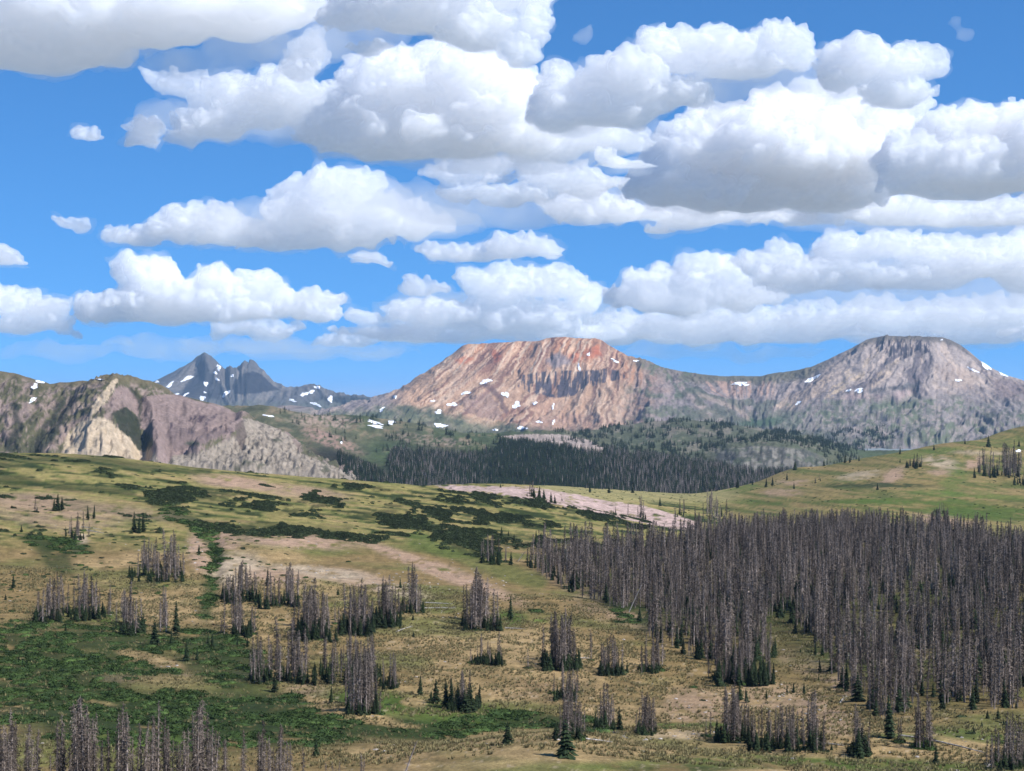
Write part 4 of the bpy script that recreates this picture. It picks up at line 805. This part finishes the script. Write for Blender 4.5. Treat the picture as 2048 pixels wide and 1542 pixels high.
CL2 = [
 (1430,1545,1325,1372,34,85,24,45),(1200,1245,1338,1352,15,68,12,30),(1280,1326,1330,1348,12,82,6,24),(1087,1158,1318,1342,30,100,18,38),(1180,1185,1318,1322,1,66,0,0),(945,985,1316,1330,7,50,14,22),(992,1004,1322,1332,5,58,7,28),
 (595,657,1250,1282,30,98,16,45),(465,502,1255,1275,13,88,8,35),(446,452,1266,1272,2,68,0,0),(680,745,1245,1272,26,92,16,42),(745,802,1232,1256,17,80,14,42),(925,987,1238,1262,28,108,10,34),
 (803,850,1208,1228,12,80,4,30),(232,287,1245,1270,15,80,6,35),(318,336,1250,1266,6,90,0,0),(445,520,1180,1208,22,70,8,35),(505,562,1195,1220,11,65,4,30),(560,600,1190,1214,14,80,5,30),
 (72,120,1222,1248,12,70,6,35),(100,140,1215,1235,9,78,2,30),(140,212,1215,1242,20,78,6,35),(262,365,1130,1165,30,78,10,30),(133,170,1062,1080,9,48,3,20),
 (965,1002,1112,1130,10,54,4,30),(1052,1072,1122,1138,5,50,2,25),(66,76,1020,1025,2,32,1,12),(1056,1070,986,995,4,32,2,20),(1275,1292,1030,1040,5,42,1,20),(1352,1372,1022,1034,5,32,3,14),(1222,1232,1022,1028,1,24,1,10),(1250,1256,1028,1033,1,28,0,0),
 (1950,2036,932,955,42,55,10,22),(1812,1842,926,937,7,26,5,18),(1425,1432,982,987,2,12,0,0),(2030,2060,955,972,5,20,5,16),(1630,1640,958,966,2,15,1,10),
 (1395,1460,1015,1050,16,48,3,20),(1870,1895,1020,1028,4,22,3,14)]
GREEN = [  # single live trees: x, base row, height px, width class, label
 (1132,1514,80,4,'big ragged dark fir on the tan mound, its skirt touching the ground'),(1015,1488,46,4,'squat dark fir alone on the left shoulder of the tan mound'),(632,1512,36,2,'small dark fir on the tan rim at the lower edge of the willow flat'),
 (1240,1462,50,1,'dark fir right of the grey dead clump on the tan mound'),(1872,1528,42,1,'dark cone-shaped fir near the lower right corner'),(1780,1476,88,3,'tallest dark fir, narrow, below the tip of the main forest'),(1718,1516,52,2,'stout dark fir at the foot of the dead clump right of the long row'),
 (1696,1506,20,4,'low round fir left of the stout dark fir'),(1663,1500,14,4,'tiny fir mound between the long row and the stout fir'),(840,1390,40,1,'pointed fir leftmost of those along the willow gully'),(872,1407,50,1,'pointed fir second along the willow gully'),(862,1402,22,2,'short fir between the two pointed gully firs'),
 (892,1415,58,0,'tall slim fir at the left of the mixed gully clump'),(902,1418,62,0,'tallest slim fir in the mixed gully clump'),(943,1424,58,0,'slim fir at the right end of the mixed gully clump'),(1021,1240,50,0,'slender fir on a bright green patch right of the big dead clump'),(994,1262,40,0,'fir pair member nearest the big dead clump'),(1000,1262,34,1,'shorter fir right of the fir beside the big dead clump'),
 (801,1176,20,1,'small fir alone above the centre clumps'),(826,1240,13,4,'tiny round fir on the open slope below the centre clump'),(827,1274,12,4,'tiny round fir lower of the two on the open slope'),(1254,1345,20,1,'little fir right of the round dead clump'),
 (310,1290,52,2,'stout dark fir at the head of the willow thicket'),(343,1290,32,0,'slim fir right of the stout dark fir at the thicket'),(352,1268,68,0,'tall columnar fir above the willow thicket'),(373,1322,40,1,'dark fir standing in the willow thicket'),(394,1320,28,0,'small slim fir in the willow thicket beside the dark fir'),(425,1296,30,1,'small fir at the upper right of the willow thicket'),(416,1292,24,1,'smaller fir touching the small fir above the willow thicket'),(407,1300,9,2,'seedling fir between the thicket firs'),
 (475,1292,17,1,'little fir under the narrow gully clump'),(495,1293,20,1,'little fir right of the one under the gully clump'),(550,1384,42,1,'dark fir at the foot of the wide central stand'),(583,1388,12,2,'tiny fir below the wide central stand'),(662,1408,38,0,'slim fir alone between the two front clumps'),(605,1270,24,1,'small fir beside the tall clump left of centre'),(660,1285,28,1,'fir left of the centre clumps, low on the slope'),(672,1284,30,1,'fir touching the left centre clump'),
 (285,1266,38,2,'round dark fir under the small dead group on the left'),(262,1272,26,2,'low fir at the base of the small left group'),(205,1232,30,1,'fir at the right end of the left group'),(164,1238,32,2,'round fir under the left group'),(226,1268,18,1,'small fir on the slope left of the willow thicket'),(131,1262,14,2,'small fir left on the slope above the willows'),(204,1265,12,1,'tiny fir below the bright green patch on the left'),
 (27,1176,28,1,'single fir near the left edge halfway up the slope'),(11,1200,13,2,'tiny fir on the left edge'),(43,1064,15,2,'tiny fir on pink soil near the left edge'),(115,1022,36,2,'group fir with double top high on the left slope'),(108,1022,26,1,'left fir of the high group on pink soil'),(124,1020,28,1,'right fir of the high group on pink soil'),(176,1040,30,0,'upper fir of the pair behind the high dead group'),(188,1037,28,0,'right fir of the pair behind the high dead group'),
 (268,1064,42,0,'left fir of the dark trio on the green band'),(278,1066,34,1,'middle fir of the dark trio on the green band'),(287,1064,36,0,'right fir of the dark trio on the green band'),(262,1168,18,1,'small fir below the dark trio, at the left dead group'),(361,1150,32,0,'fir at the right end of the left dead group'),(334,1160,26,4,'dark fir skirt under the left dead group'),(398,1108,20,1,'small fir beside the head of the gully'),(320,1063,12,1,'tiny fir right of the dark trio'),
 (548,1072,10,1,'tiny fir on the dark juniper band'),(576,1072,15,1,'small fir on the dark juniper band'),(676,1190,16,2,'small fir on pink ground right of the gully stand'),(535,1172,36,0,'fir within the gully stand'),(1003,1073,20,1,'small fir at the end of the juniper band'),(1017,1072,12,1,'tiny fir at the end of the juniper band'),(1028,1080,14,1,'tiny fir low on the juniper band end'),(1072,1092,32,0,'left fir of the dark pair left of the forest'),(1081,1090,28,0,'right fir of the dark pair left of the forest'),
 (1022,1130,28,1,'fir right of the small dead group on the ridge'),(1001,975,8,4,'low dark bush fir on the pink bank edge'),(1078,996,24,1,'fir on the pink bank right of the spiky group'),(1088,998,20,2,'second fir on the pink bank'),(1102,1005,22,1,'lower left fir on the pink bank'),(1110,1007,18,2,'lower right fir on the pink bank'),(1124,1001,6,4,'tiny round bush on the pink bank'),(1320,1012,18,2,'fir at the far lip of the pink bank'),
 (1180,985,22,0,'fir on the far meadow edge against the blue forest'),(1218,986,16,2,'rounder fir on the far meadow edge'),(1265,986,16,2,'fir clump at the far meadow edge right'),(1475,972,20,2,'fir at the foot of the right hill crest'),(1505,966,10,2,'small fir low on the right hill crest'),(1532,974,18,1,'left fir of the pair on the right hill'),(1545,971,18,1,'right fir of the pair on the right hill'),(1574,960,14,1,'small fir under the right hill crest'),(1590,940,20,2,'dark fir on the right hill crest above the dome rock'),
 (1588,978,14,1,'small fir with pale soil around on the right hill'),(1648,932,14,1,'crest fir left of the dead trees on the right hill'),(1718,922,12,1,'crest fir in the middle of the right hill'),(1700,925,16,0,'crest fir beside the grey dead top on the right hill'),(1690,926,18,0,'crest fir left of the middle on the right hill'),(1755,980,14,2,'lone fir on the green streak of the right hill'),(1800,925,8,2,'tiny fir below the crest clump'),(1800,908,14,1,'crest fir above the crest clump'),(1868,900,12,2,'crest fir right of the crest clump'),(1930,888,10,2,'crest fir left of the dark one on the far right'),(1977,894,24,2,'darkest fir on the far right crest'),(2038,893,14,2,'fir by the snow patch on the right hill'),
 (1590,1268,26,2,'fir on the grassy slope inside the forest edge'),(1601,1305,9,4,'tiny fir in the middle of the grassy slope'),(1631,1310,26,0,'slim fir at the right of the grassy slope'),(1645,1312,26,1,'fir beside the slim one at the right of the grassy slope'),(1640,1345,30,0,'fir at the lower forest edge'),(1637,1362,12,2,'tiny fir at the lower forest edge'),(1446,1370,15,2,'round fir on the tan slope left of the tongue'),(1533,1398,18,1,'fir on stony ground above the long row'),(1574,1386,18,0,'left of three small firs in a line on stony ground'),(1587,1386,22,0,'middle of three small firs in a line on stony ground'),(1608,1388,24,1,'right of three small firs in a line on stony ground'),
 (1480,1400,34,2,'dark fir under the tongue of dead trees'),(1493,1405,30,1,'second dark fir under the tongue of dead trees'),(1712,1400,26,1,'fir at the lower left of the main forest'),(1752,1432,40,2,'dark fir at the lowest tip of the main forest'),(1765,1425,36,1,'fir next to the lowest tip of the main forest'),(1885,1420,38,2,'dark fir along the lower forest edge to the right'),(1947,1420,30,2,'fir along the lower forest edge near the corner'),(1975,1437,18,2,'small fir on the shrubby patch'),(1996,1438,24,1,'pointed fir on the shrubby patch'),(2008,1450,12,2,'tiny fir right of the pointed one on the shrubby patch'),(1964,1453,12,2,'low fir left in the shrubby patch'),(1948,1465,14,1,'low fir bottom left in the shrubby patch'),(1976,1465,14,1,'low fir at the bottom of the shrubby patch'),(1860,1472,26,0,'thin fir beside the narrow dead clump'),
]
rgv = np.random.default_rng(5)
def spots(x0, x1, n):
    m = max(1, int((x1-x0)/38)); cen = x0+(x1-x0)*(np.arange(m)+.5)/m+rgv.normal(0,6,m)*(m > 1); wts = rgv.uniform(.4,1,m); sg = (x1-x0)/m*.30
    px = np.sort(cen[rgv.choice(m, n, p=wts/wts.sum())]+rgv.normal(0, sg, n))
    prof = np.max(np.exp(-((px[:,None]-cen[None])/(sg*2.2))**2)*wts[None]/wts.max(), 1)
    return px, (.45+.55*prof)*rgv.uniform(.62,1.12,n)
def ORD(k):
    o1 = 'first second third fourth fifth sixth seventh eighth ninth tenth eleventh twelfth thirteenth fourteenth fifteenth sixteenth seventeenth eighteenth nineteenth'.split(); k += 1
    if k < 20: return o1[k-1]
    t_ = ['twent','thirt','fort','fift','sixt','sevent'][k//10-2]
    return t_+'ieth' if k % 10 == 0 else t_+'y-'+o1[k % 10-1]
extra_dead = []; extra_green = []
def place(kind, meshes, names, p, h, rot, label, cat, group, parts_src):
    root = bpy.data.objects.new(kind, None); root.empty_display_size = .5; COL.objects.link(root)
    root.location = p; root.rotation_euler = (rgv.normal()*.02, rgv.normal()*.02, rot); root.scale = (h/10*rgv.uniform(.9,1.15),)*2+(h/10,)
    root['label'] = label; root['category'] = cat
    if group: root['group'] = group
    for me in meshes:
        o = bpy.data.objects.new(me.name.split('.')[0], me); COL.objects.link(o); o.parent = root
    return root
nd = ng = 0
bush_pts = []; bush_s = []
for (x0,x1,y0,y1,n,hp,ngr,hg,lab) in CL:
    pxs, hf = spots(x0, x1, n)
    for k, px in enumerate(pxs):
        py = rgv.uniform(y0,y1); p = ground_at(near, px, py)
        if p is None: continue
        h = hp*hf[k]*p[1]/F
        if nd < 300: place('dead_spruce', DEAD[rgv.integers(6)], None, p, h, rgv.uniform(0,6.28), ORD(k)+' dead spruce from the left in '+lab, 'dead tree', 'dead spruces in '+lab, None); nd += 1
        else: extra_dead.append((p, h))
        bush_pts.append(p); bush_s.append(rgv.uniform(.5,1.4))
    for k in range(ngr*3):
        px = rgv.uniform(x0-3,x1+3); py = y1-rgv.uniform(-2,.5*(y1-y0)); p = ground_at(near, px, py)
        if p is not None: extra_green.append((p, hg*rgv.uniform(.4,1.0)*p[1]/F))
for (x0,x1,y0,y1,n,hp,ngr,hg) in CL2:
    pxs, hf = spots(x0, x1, n)
    for k in range(n):
        p = ground_at(near, pxs[k], rgv.uniform(y0,y1))
        if p is not None:
            extra_dead.append((p, hp*hf[k]*p[1]/F))
            bush_pts.append(p); bush_s.append(rgv.uniform(.6,1.6))
    for k in range(ngr*3):
        p = ground_at(near, rgv.uniform(x0-2,x1+2), y1-rgv.uniform(-1,.5*(y1-y0)))
        if p is not None: extra_green.append((p, hg*rgv.uniform(.4,1.0)*p[1]/F))
for (px,py,hp,wc,lab) in GREEN:
    p = ground_at(near, px, py)
    if p is None: p = ground_at(near, px, py+4)
    if p is None: print('no ground', px, py); continue
    place('fir_tree', SPR[wc], None, p, hp*p[1]/F, rgv.uniform(0,6.28), lab, 'tree', 'live firs on the slopes', None)
print('dead', nd, 'extra', len(extra_dead), len(extra_green))
# the big dead forest
FPOLY = [(1040,1128),(1090,1112),(1200,1108),(1300,1105),(1400,1085),(1470,1062),(1520,1052),(1600,1046),(1700,1050),(1800,1062),(1900,1074),(2000,1090),(2620,1095),(2620,1420),(2040,1428),(1960,1418),(1850,1402),(1800,1420),(1760,1436),(1720,1408),(1680,1375),(1655,1335),(1640,1290),(1600,1255),(1545,1232),(1530,1260),(1535,1330),(1480,1345),(1430,1335),(1380,1318),(1300,1275),(1240,1218),(1150,1192)]
def fmask(px, D, Y):
    n_ = fbm(px/26, Y/18, 3, 301)
    m = poly(px+n_*34, Y+n_*20, FPOLY)
    thin = 1-.9*ss(.02,.3,fbm((px-HX)/F*D/11, D/20, 3, 302))*(.45+.55*ss(1120,1220,Y))
    return m*thin*(.25+.75*ss(1050,1110,px))
P, fx, fy = scatter(near, 13800, 1040, 2680, 350, 960, fmask, 1)
hh = np.interp(P[:,1], [350,450,600,800,1000], [10.5,12,12.5,11.5,9.5])*rgv.uniform(.35,1.15,len(P))*(1+.22*fbm(fx/18, fy/12, 2, 304))
Pd = np.concatenate([P, np.array([e[0] for e in extra_dead])]); hd = np.concatenate([hh, [e[1] for e in extra_dead]])
Pl, _, _ = scatter(near, 60, 2640, 2900, 380, 960, lambda a,b,c: np.ones_like(a), 2); Pd = np.concatenate([Pd, Pl]); hd = np.concatenate([hd, rgv.uniform(7,13,len(Pl))])
sc3 = np.stack([hd/10*rgv.uniform(.85,1.2,len(hd)), hd/10*rgv.uniform(.85,1.2,len(hd)), hd/10], -1)
stuff('dead_forest', 'dense forest of grey dead spruces covering the right side of the slope', DEADm, Pd, sc3, 3)
Pu, _, _ = scatter(near, 12300, 1040, 2680, 350, 960, lambda a,b,c: fmask(a,b,c)*ss(-.15,.35,fbm(a/30,c/20,2,303)+.15), 4)
Pu = np.concatenate([Pu, np.array([e[0] for e in extra_green])]); hu = np.concatenate([rgv.uniform(1.2,6.5,len(Pu)-len(extra_green)), [e[1] for e in extra_green]])
stuff('young_firs', 'young dark green firs growing beneath the dead spruces', SPRm, Pu, hu/10, 5)
print('forest', len(P), len(Pu))
# thickets, junipers, shrubs
WIL = [bush(60+k, mat_willow, 190, .5) for k in range(4)]; JUN = [bush(70+k, mat_shrub, 150, .42) for k in range(4)]
thick = sample(near, near.thick); jun = sample(near, near.jun); bare = sample(near, near.bare)
nfor = lambda a,b,c: 1-poly(a,c,FPOLY)
Pt, _, ty = scatter(near, 26000, -260, 2300, 300, 900, lambda a,b,c: ss(.35,.6,thick(a,b))*ss(-.22,.02,fbm((a-HX)/F*b/9,b/9,3,305)+.1)*nfor(a,b,c), 6)
stuff('willow_thicket', 'dark green waist-high willow thicket on the flats', WIL, Pt-np.array([0,0,.15]), np.stack([rgv.uniform(1.3,3.2,len(Pt)), rgv.uniform(1.0,2.2,len(Pt)), rgv.uniform(.9,1.9,len(Pt))], -1), 7)
Pj, _, _ = scatter(near, 66000, -200, 1300, 640, 1120, lambda a,b,c: ss(.3,.6,jun(a,b))*ss(-.12,.06,fbm((a-HX)/F*b/11,b/30,4,306,.6)-.02), 8)
stuff('juniper_mats', 'dark low juniper mats in long bands across the upper slope', JUN, Pj-np.array([0,0,.1]), np.stack([rgv.uniform(.6,1.8,len(Pj))]*2+[rgv.uniform(.9,2.4,len(Pj))], -1), 9)
def dots(a,b,c):
    n_ = fbm((a-HX)/F*b/20, b/30, 3, 307)
    left = ss(700,420,a)*ss(1040,1090,c)*ss(1330,1250,c); right_ = ss(1880,1920,a)*ss(1430,1450,c)*ss(1500,1480,c); rest = .05+.19*ss(1100,1040,c)
    return np.clip(np.maximum(np.maximum(left,right_)*ss(-.25,.25,n_), rest*ss(0,.3,n_)), 0, 1)*nfor(a,b,c)*(1-.6*bare(a,b))
Pk, _, _ = scatter(near, 26000, -60, 2150, 300, 1800, dots, 10)
Pk = np.concatenate([Pk, np.array(bush_pts)])
stuff('shrubs', 'scattered dark rounded shrubs dotting the grassy slopes', JUN+WIL[:2], Pk-np.array([0,0,.08]), np.concatenate([rgv.uniform(.3,1.15,len(Pk)-len(bush_s)), bush_s]), 11)
print('bushes', len(Pt), len(Pj), len(Pk))
# stones and grass
STN = [stone(80+k) for k in range(4)]
def rocky(a,b,c):
    m = 0*a
    for cx,cy,rx,ry in [(1410,1410,60,32),(1560,1395,90,28),(1660,1430,60,26),(230,1355,40,12),(330,1335,50,14),(480,1350,26,12),(900,1225,50,16),(1350,1475,90,10),(1120,1490,60,14),(430,1265,30,14),(560,1150,120,18),(880,1160,120,22),(400,1110,20,30),(1540,1492,60,8),(1890,1480,60,10),(700,1440,60,8)]: m = np.maximum(m, ell(a,c,cx,cy,rx,ry,0,.6))
    return np.clip(m*.6+.04, 0, 1)*nfor(a,b,c)*(1-ss(.2,.4,thick(a,b)))
Ps, _, _ = scatter(near, 24000, -40, 2100, 300, 760, rocky, 12)
ssz = .08+.30*rgv.uniform(size=len(Ps))**4*1.6
stuff('stones', 'pale stones strewn over the slopes', STN, Ps, ssz, 13)
GT = [tuft(90+k) for k in range(3)]
Pg, _, _ = scatter(near, 110000, -40, 2100, 290, 600, lambda a,b,c: (1-.8*thick(a,b))*(1-.6*bare(a,b))*nfor(a,b,c)*ss(-.5,.3,fbm((a-HX)/F*b/5,b/7,2,308)), 14)
stuff('grass', 'dry bunchgrass on the near slopes', GT, Pg, rgv.uniform(.5,1.3,len(Pg)), 15)
print('stones', len(Ps), 'grass', len(Pg))
# distant forest
def far_mask(a,b,c):
    n_ = fbm(a/18, c/6, 3, 310)
    m = poly(a+n_*10, c+n_*5, [(786,902),(850,905),(920,912),(985,902),(1010,885),(1060,888),(1110,893),(1180,908),(1230,905),(1290,914),(1420,930),(1500,945),(1590,952),(1600,1000),(760,1000)])
    m = np.maximum(m, poly(a+n_*8, c+n_*4, [(676,912),(700,918),(730,935),(770,955),(800,975),(690,970)]))
    return m*(.35+.65*ss(-.6,-.1,n_))
Pf, ax_, _ = scatter(valley, 42000, 640, 1640, 2350, 3900, far_mask, 16)
dk = (rgv.uniform(size=len(Pf)) < np.interp(ax_, [640,800,900,1000,1130,1250,1500], [.95,.6,.55,.92,.9,.5,.45]))
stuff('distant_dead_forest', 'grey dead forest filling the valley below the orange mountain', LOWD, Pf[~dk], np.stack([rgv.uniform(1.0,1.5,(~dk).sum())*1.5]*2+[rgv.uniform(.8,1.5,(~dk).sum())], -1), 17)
def hill_mask(a,b,c):
    n_ = fbm(a/14, c/7, 3, 311)
    m = np.maximum(ell(a,c,1440,878,290,46,0,.2), ell(a,c,1180,868,60,10,0,.5))*ss(-.15,.15,n_)*(1-ell(a,c,1540,925,130,42,2,.15))
    m = np.maximum(m, ell(a,c,1650,905,60,40,35,.4)*ss(-.3,.1,n_)*(1-ell(a,c,1540,925,130,42,2,.15)))
    m = np.maximum(m, .5*ss(.2,.35,n_)*ell(a,c,800,865,220,34,8,.4))
    m = np.maximum(m, .8*ss(.15,.3,n_)*ell(a,c,880,915,120,20,8,.4))
    return m*.85
Ph, _, _ = scatter(valley, 16000, 560, 1760, 3300, 5100, hill_mask, 18)
Ph2, _, _ = scatter(mount, 9000, 1560, 1900, 5600, 7200, lambda a,b,c: ell(a,c,1690,885,90,26,-10,.4)*ss(-.1,.2,fbm(a/12,c/6,3,312)), 19)
Pc = np.concatenate([Pf[dk], Ph, Ph2]); sz = np.concatenate([rgv.uniform(.8,1.5,dk.sum()), rgv.uniform(.6,1.3,len(Ph)+len(Ph2))])
stuff('distant_firs', 'blue-green firs over the far hills and valley floor', LOWS, Pc, np.stack([sz*1.5, sz*1.5, sz], -1), 20)
print('far', len(Pf), len(Ph), len(Ph2))
# ---------------------------------------------------------------- fallen and leaning logs
LOGS = [(850,1206,906,1209,'long pale log lying level between the centre clump and the big dead clump'),(848,1217,912,1217,'lower pale log lying level beside the upper one between the clumps'),(792,1265,826,1253,'pale log tilted on the slope below the centre clumps'),(1010,1257,1050,1259,'short pale log right of the big dead clump'),
 (1160,1317,1180,1318,'short pale log under the single dead spruce'),(1205,1461,1266,1487,'long pale log running down to the right on the tan mound'),(1188,1459,1222,1463,'short log at the upper end of the long mound log'),(1168,1479,1225,1486,'grey log lying near the small firs on the tan mound'),
 (1680,1408,1694,1393,'pale log at the lower edge of the main forest'),(1826,1383,1838,1396,'pale log end sticking out of the forest foot'),(1800,1472,1868,1482,'pale log lying beside the narrow dead clump'),(1865,1482,1972,1508,'longest bleached log running along the green bank to the right'),(1644,1488,1690,1493,'pale log between the long row and the stout fir'),(1974,1537,1986,1527,'short log at the clump in the lower right corner'),
 (163,1054,204,1060,'pale log right of the high dead group on pink soil'),(172,1061,208,1067,'lower pale log right of the high dead group'),(1676,1318,1700,1312,'pale log lying across the forest floor near its lower edge'),(1398,1250,1412,1262,'log among the trees of the forest edge'),(505,1366,536,1362,'pale log at the foot of the wide central stand'),(742,1262,700,1272,'grey log under the centre clumps')]
def log_mesh(L, r):
    V = []; T = []; cone_part(V, T, (0,0,0), (L*.5,.02*L,0.03), r, r*.8, 6); cone_part(V, T, (L*.5,.02*L,.03), (L,0,0), r*.8, r*.35, 6)
    for k in range(8): t = rgv.uniform(.2,.9)*L; a = rgv.uniform(0,3.14); cone_part(V, T, (t,0,0), (t+.2, math.cos(a)*r*5, math.sin(a)*r*5), r*.22, r*.06, 3)
    return tri_mesh('log', V, T, mat_log)
for (ax,ay,bx,by,lab) in LOGS:
    p = ground_at(near, ax, ay); q = ground_at(near, bx, by)
    if p is None or q is None: continue
    p = mathutils.Vector(p); q = mathutils.Vector(q)
    if abs(q.y-p.y) > 26: q.y = p.y + 26*(1 if q.y > p.y else -1); zz = lookup(near, np.array([HX+q.x/q.y*F]), np.array([q.y]), [near.Z])[0][0]; q.z = zz
    d = q-p; me = log_mesh(d.length, .17); o = bpy.data.objects.new('fallen_log', me); COL.objects.link(o)
    o.location = p+mathutils.Vector((0,0,.15)); o.rotation_euler = d.to_track_quat('X','Z').to_euler(); o['label'] = lab; o['category'] = 'log'; o['group'] = 'fallen bleached logs'
for (px,py,dx,h,lab) in [(1258,1224,26,56,'bleached snag leaning right at the forest edge'),(1135,1152,-4,70,'white upright snag near the left end of the forest'),(1790,1262,30,46,'pale snag leaning right inside the main forest'),(1745,1250,8,62,'thin pale snag leaning slightly inside the main forest'),(1036,1122,16,20,'small pale snag leaning beside the ridge firs'),(812,1542,22,60,'dark curved bare snag at the lower edge of the photo')]:
    p = ground_at(near, px, py); s_ = p[1]/F; d = mathutils.Vector((dx*s_, 0, h*s_)); o = bpy.data.objects.new('leaning_snag', log_mesh(d.length, .15)); COL.objects.link(o)
    o.location = p; o.rotation_euler = d.to_track_quat('X','Z').to_euler(); o['label'] = lab; o['category'] = 'dead tree'
    if 'dark' in lab: o.data.materials[0] = mat_dead
# ---------------------------------------------------------------- snow patches
mat_snow = plain_mat('snow', (.86,.88,.92), .7)
SNOW = [
 ('c',85,762,17,5,12,'long snow band below the crest at the far left'),('c',70,773,7,7,0,'round snow spot under the long band at the far left'),('c',66,800,11,4,-28,'slanted snow patch low in the far left gully'),('c',197,759,12,1.5,0,'thin snow rim on the crest left of the tan spur'),
 ('p',375,757,13,4,-32,'slanted snow streak on the left face of the pyramid peak'),('p',340,770,9,3.5,-35,'smaller snow streak left on the pyramid peak'),('p',412,768,4,6,20,'snow spot in the dark heart of the pyramid peak'),('p',405,797,7,5,20,'snow spot low under the pyramid peak'),('p',438,735,4,8,-20,'upright snow patch on the right side of the pyramid peak'),('p',431,746,4,3,0,'small snow spot below the upright patch of the pyramid peak'),('p',465,752,3,3,0,'snow dot in the notch beside the pyramid peak'),('p',435,759,6,2,35,'thin snow streak beneath the right side of the pyramid'),
 ('p',452,788,12,3.5,-48,'long snow streak at the foot of the dark castle-like peak'),('p',314,764,6,2,-10,'snow spot at the left root of the pyramid peak'),('p',353,789,6,2.5,0,'snow spot left of the low pyramid patches'),('p',372,789,6,2.5,-30,'slanted snow spot between low pyramid patches'),('p',410,785,3,2,0,'snow dot above the low pyramid spot'),
 ('p',608,789,7,4,0,'snow patch left on the small snowy ridge'),('p',620,785,10,4,-20,'bright snow patch in the middle of the small snowy ridge'),('p',635,775,6,3.5,20,'snow patch at the top of the small snowy ridge'),('p',661,798,5,8,-25,'curved snow patch at the right end of the small snowy ridge'),('p',632,809,10,3.5,20,'snow patch below the small snowy ridge'),('p',585,801,8,2.5,10,'snow streak left below the small snowy ridge'),
 ('m',972,763,13,5.5,-8,'large snow patch high on the left of the orange face'),('m',932,786,10,4,-5,'snow patch down left from the large one on the orange face'),('m',905,809,12,4.5,8,'snow patch at the left foot of the orange face'),('m',877,824,8,5,0,'square snow patch left foot of the orange mountain'),('m',1011,789,8,7,20,'wedge snow patch in the middle of the orange face'),('m',1033,810,8,9,15,'biggest snow patch low in the middle of the orange face'),
 ('m',1070,807,5,4,0,'round snow patch right of the biggest one'),('m',1106,813,3,7,10,'narrow snow chute below the dark cliffs'),('m',1107,844,3,6,8,'snow spot under the narrow chute'),('m',1158,735,3,9,-5,'tall snow streak above the dark cliffs'),('m',1177,709,3,5,0,'snow spot near the orange summit edge'),('m',1230,722,9,3,28,'slanted snow streak right of the orange summit'),
 ('m',1272,722,6,2.2,0,'snow spot on the skyline of the right shoulder'),('m',790,794,4,5,15,'snow spot on the left ridge of the orange mountain'),('m',764,819,7,4,-35,'slanted snow spot at the left end of the orange mountain'),('m',866,802,6,2,-12,'thin snow streak on the left slope of the orange mountain'),
 ('v',881,851,13,6,0,'broad snow patch on the green hill below the orange mountain'),('v',783,845,9,5,10,'snow patch on the hill left of the scattered firs'),('v',750,845,20,3,18,'upper long snow strip on the mid hill'),('v',752,853,20,3,10,'lower long snow strip on the mid hill'),('v',991,860,7,2.5,8,'small snow patch on the green bench'),('v',1044,856,13,3.5,10,'slanted snow patch near the foot of the talus'),('v',683,885,3,3,0,'snow dot on the pink slope of the mid hill'),
 ('v',538,832,12,2.2,10,'thin snow patch on the ridge right of the mauve cliffs'),
 ('m',1078,844,8,2.5,0,'snow patch at the base of the orange talus'),('m',1482,768,19,5,-3,'bright wide snow patch under the saddle'),('m',1624,758,17,5,-28,'slanted snow patch left of the grey dome'),('m',1718,781,11,5,-15,'triangular snow patch on the face of the grey dome'),('m',1697,781,7,2.5,-25,'small snow patch beside the triangular one'),('m',1596,806,7,3.5,-40,'small slanted snow patch down in the cirque'),
 ('m',1972,733,17,4.5,32,'long snow bank on the right skyline of the grey dome'),('m',2006,749,11,3.5,22,'lower snow bank on the right skyline'),('m',1945,740,13,3,22,'snow streak inside the right shoulder of the dome'),('m',1916,761,7,3.5,8,'round snow patch on the tan part of the dome'),('m',1883,680,3,1.6,0,'snow dot at the right end of the dome summit'),
 ('n',2036,902,7,3,5,'small snow patch on the right hill')]
SH = {'c':cliffs,'p':peak,'m':mount,'v':valley,'n':near}
for (sh,cx,cy,rx,ry,a,lab) in SNOW:
    s_ = SH[sh]; ca, sa = math.cos(R(a)), math.sin(R(a)); V = []; T = []; nn_ = 16; ok = True
    ph = rgv.uniform(0,6.28,4); p0 = ground_at(s_, cx, cy)
    if p0 is None: p0 = ground_at(s_, cx, cy+3)
    if p0 is None: s_ = mount; p0 = ground_at(s_, cx, cy)
    if p0 is None: print('snow?', lab); continue
    for rr in (0,.5,.85,1.0):
        for k in range(nn_ if rr else 1):
            t_ = 2*math.pi*k/nn_; rad = rr*(1+.25*math.sin(2*t_+ph[0])+.22*math.sin(3*t_+ph[1])+.15*math.sin(5*t_+ph[2])+.1*math.sin(7*t_+ph[3]))
            ks = .95 if sh == 'p' else .84; ux, uy = ks*rad*rx*math.cos(t_), ks*.95*rad*ry*math.sin(t_); px = cx+ux*ca-uy*sa; py = cy+ux*sa+uy*ca
            p = ground_at(s_, px, py)
            if p is None or abs(p[1]-p0[1]) > 500: p = V[-1] if V else p0; V.append(np.array(p)); continue
            k_ = p[1]/F; V.append(np.array(p)+np.array([0,-2.2*k_,1.1*k_*(1.1-rr)+.25*k_]))
    for k in range(nn_):
        k2 = (k+1) % nn_; T.append((0,1+k,1+k2))
        for r_ in range(2): o = 1+r_*nn_; T += [(o+k,o+nn_+k,o+nn_+k2),(o+k,o+nn_+k2,o+k2)]
    V = np.array(V)-np.array(p0)
    ob = bpy.data.objects.new('snow_patch', tri_mesh('snow_patch', V, T, mat_snow)); ob.location = p0; COL.objects.link(ob)
    ob['label'] = lab; ob['category'] = 'snow patch'; ob['group'] = 'late snow patches on the mountains'
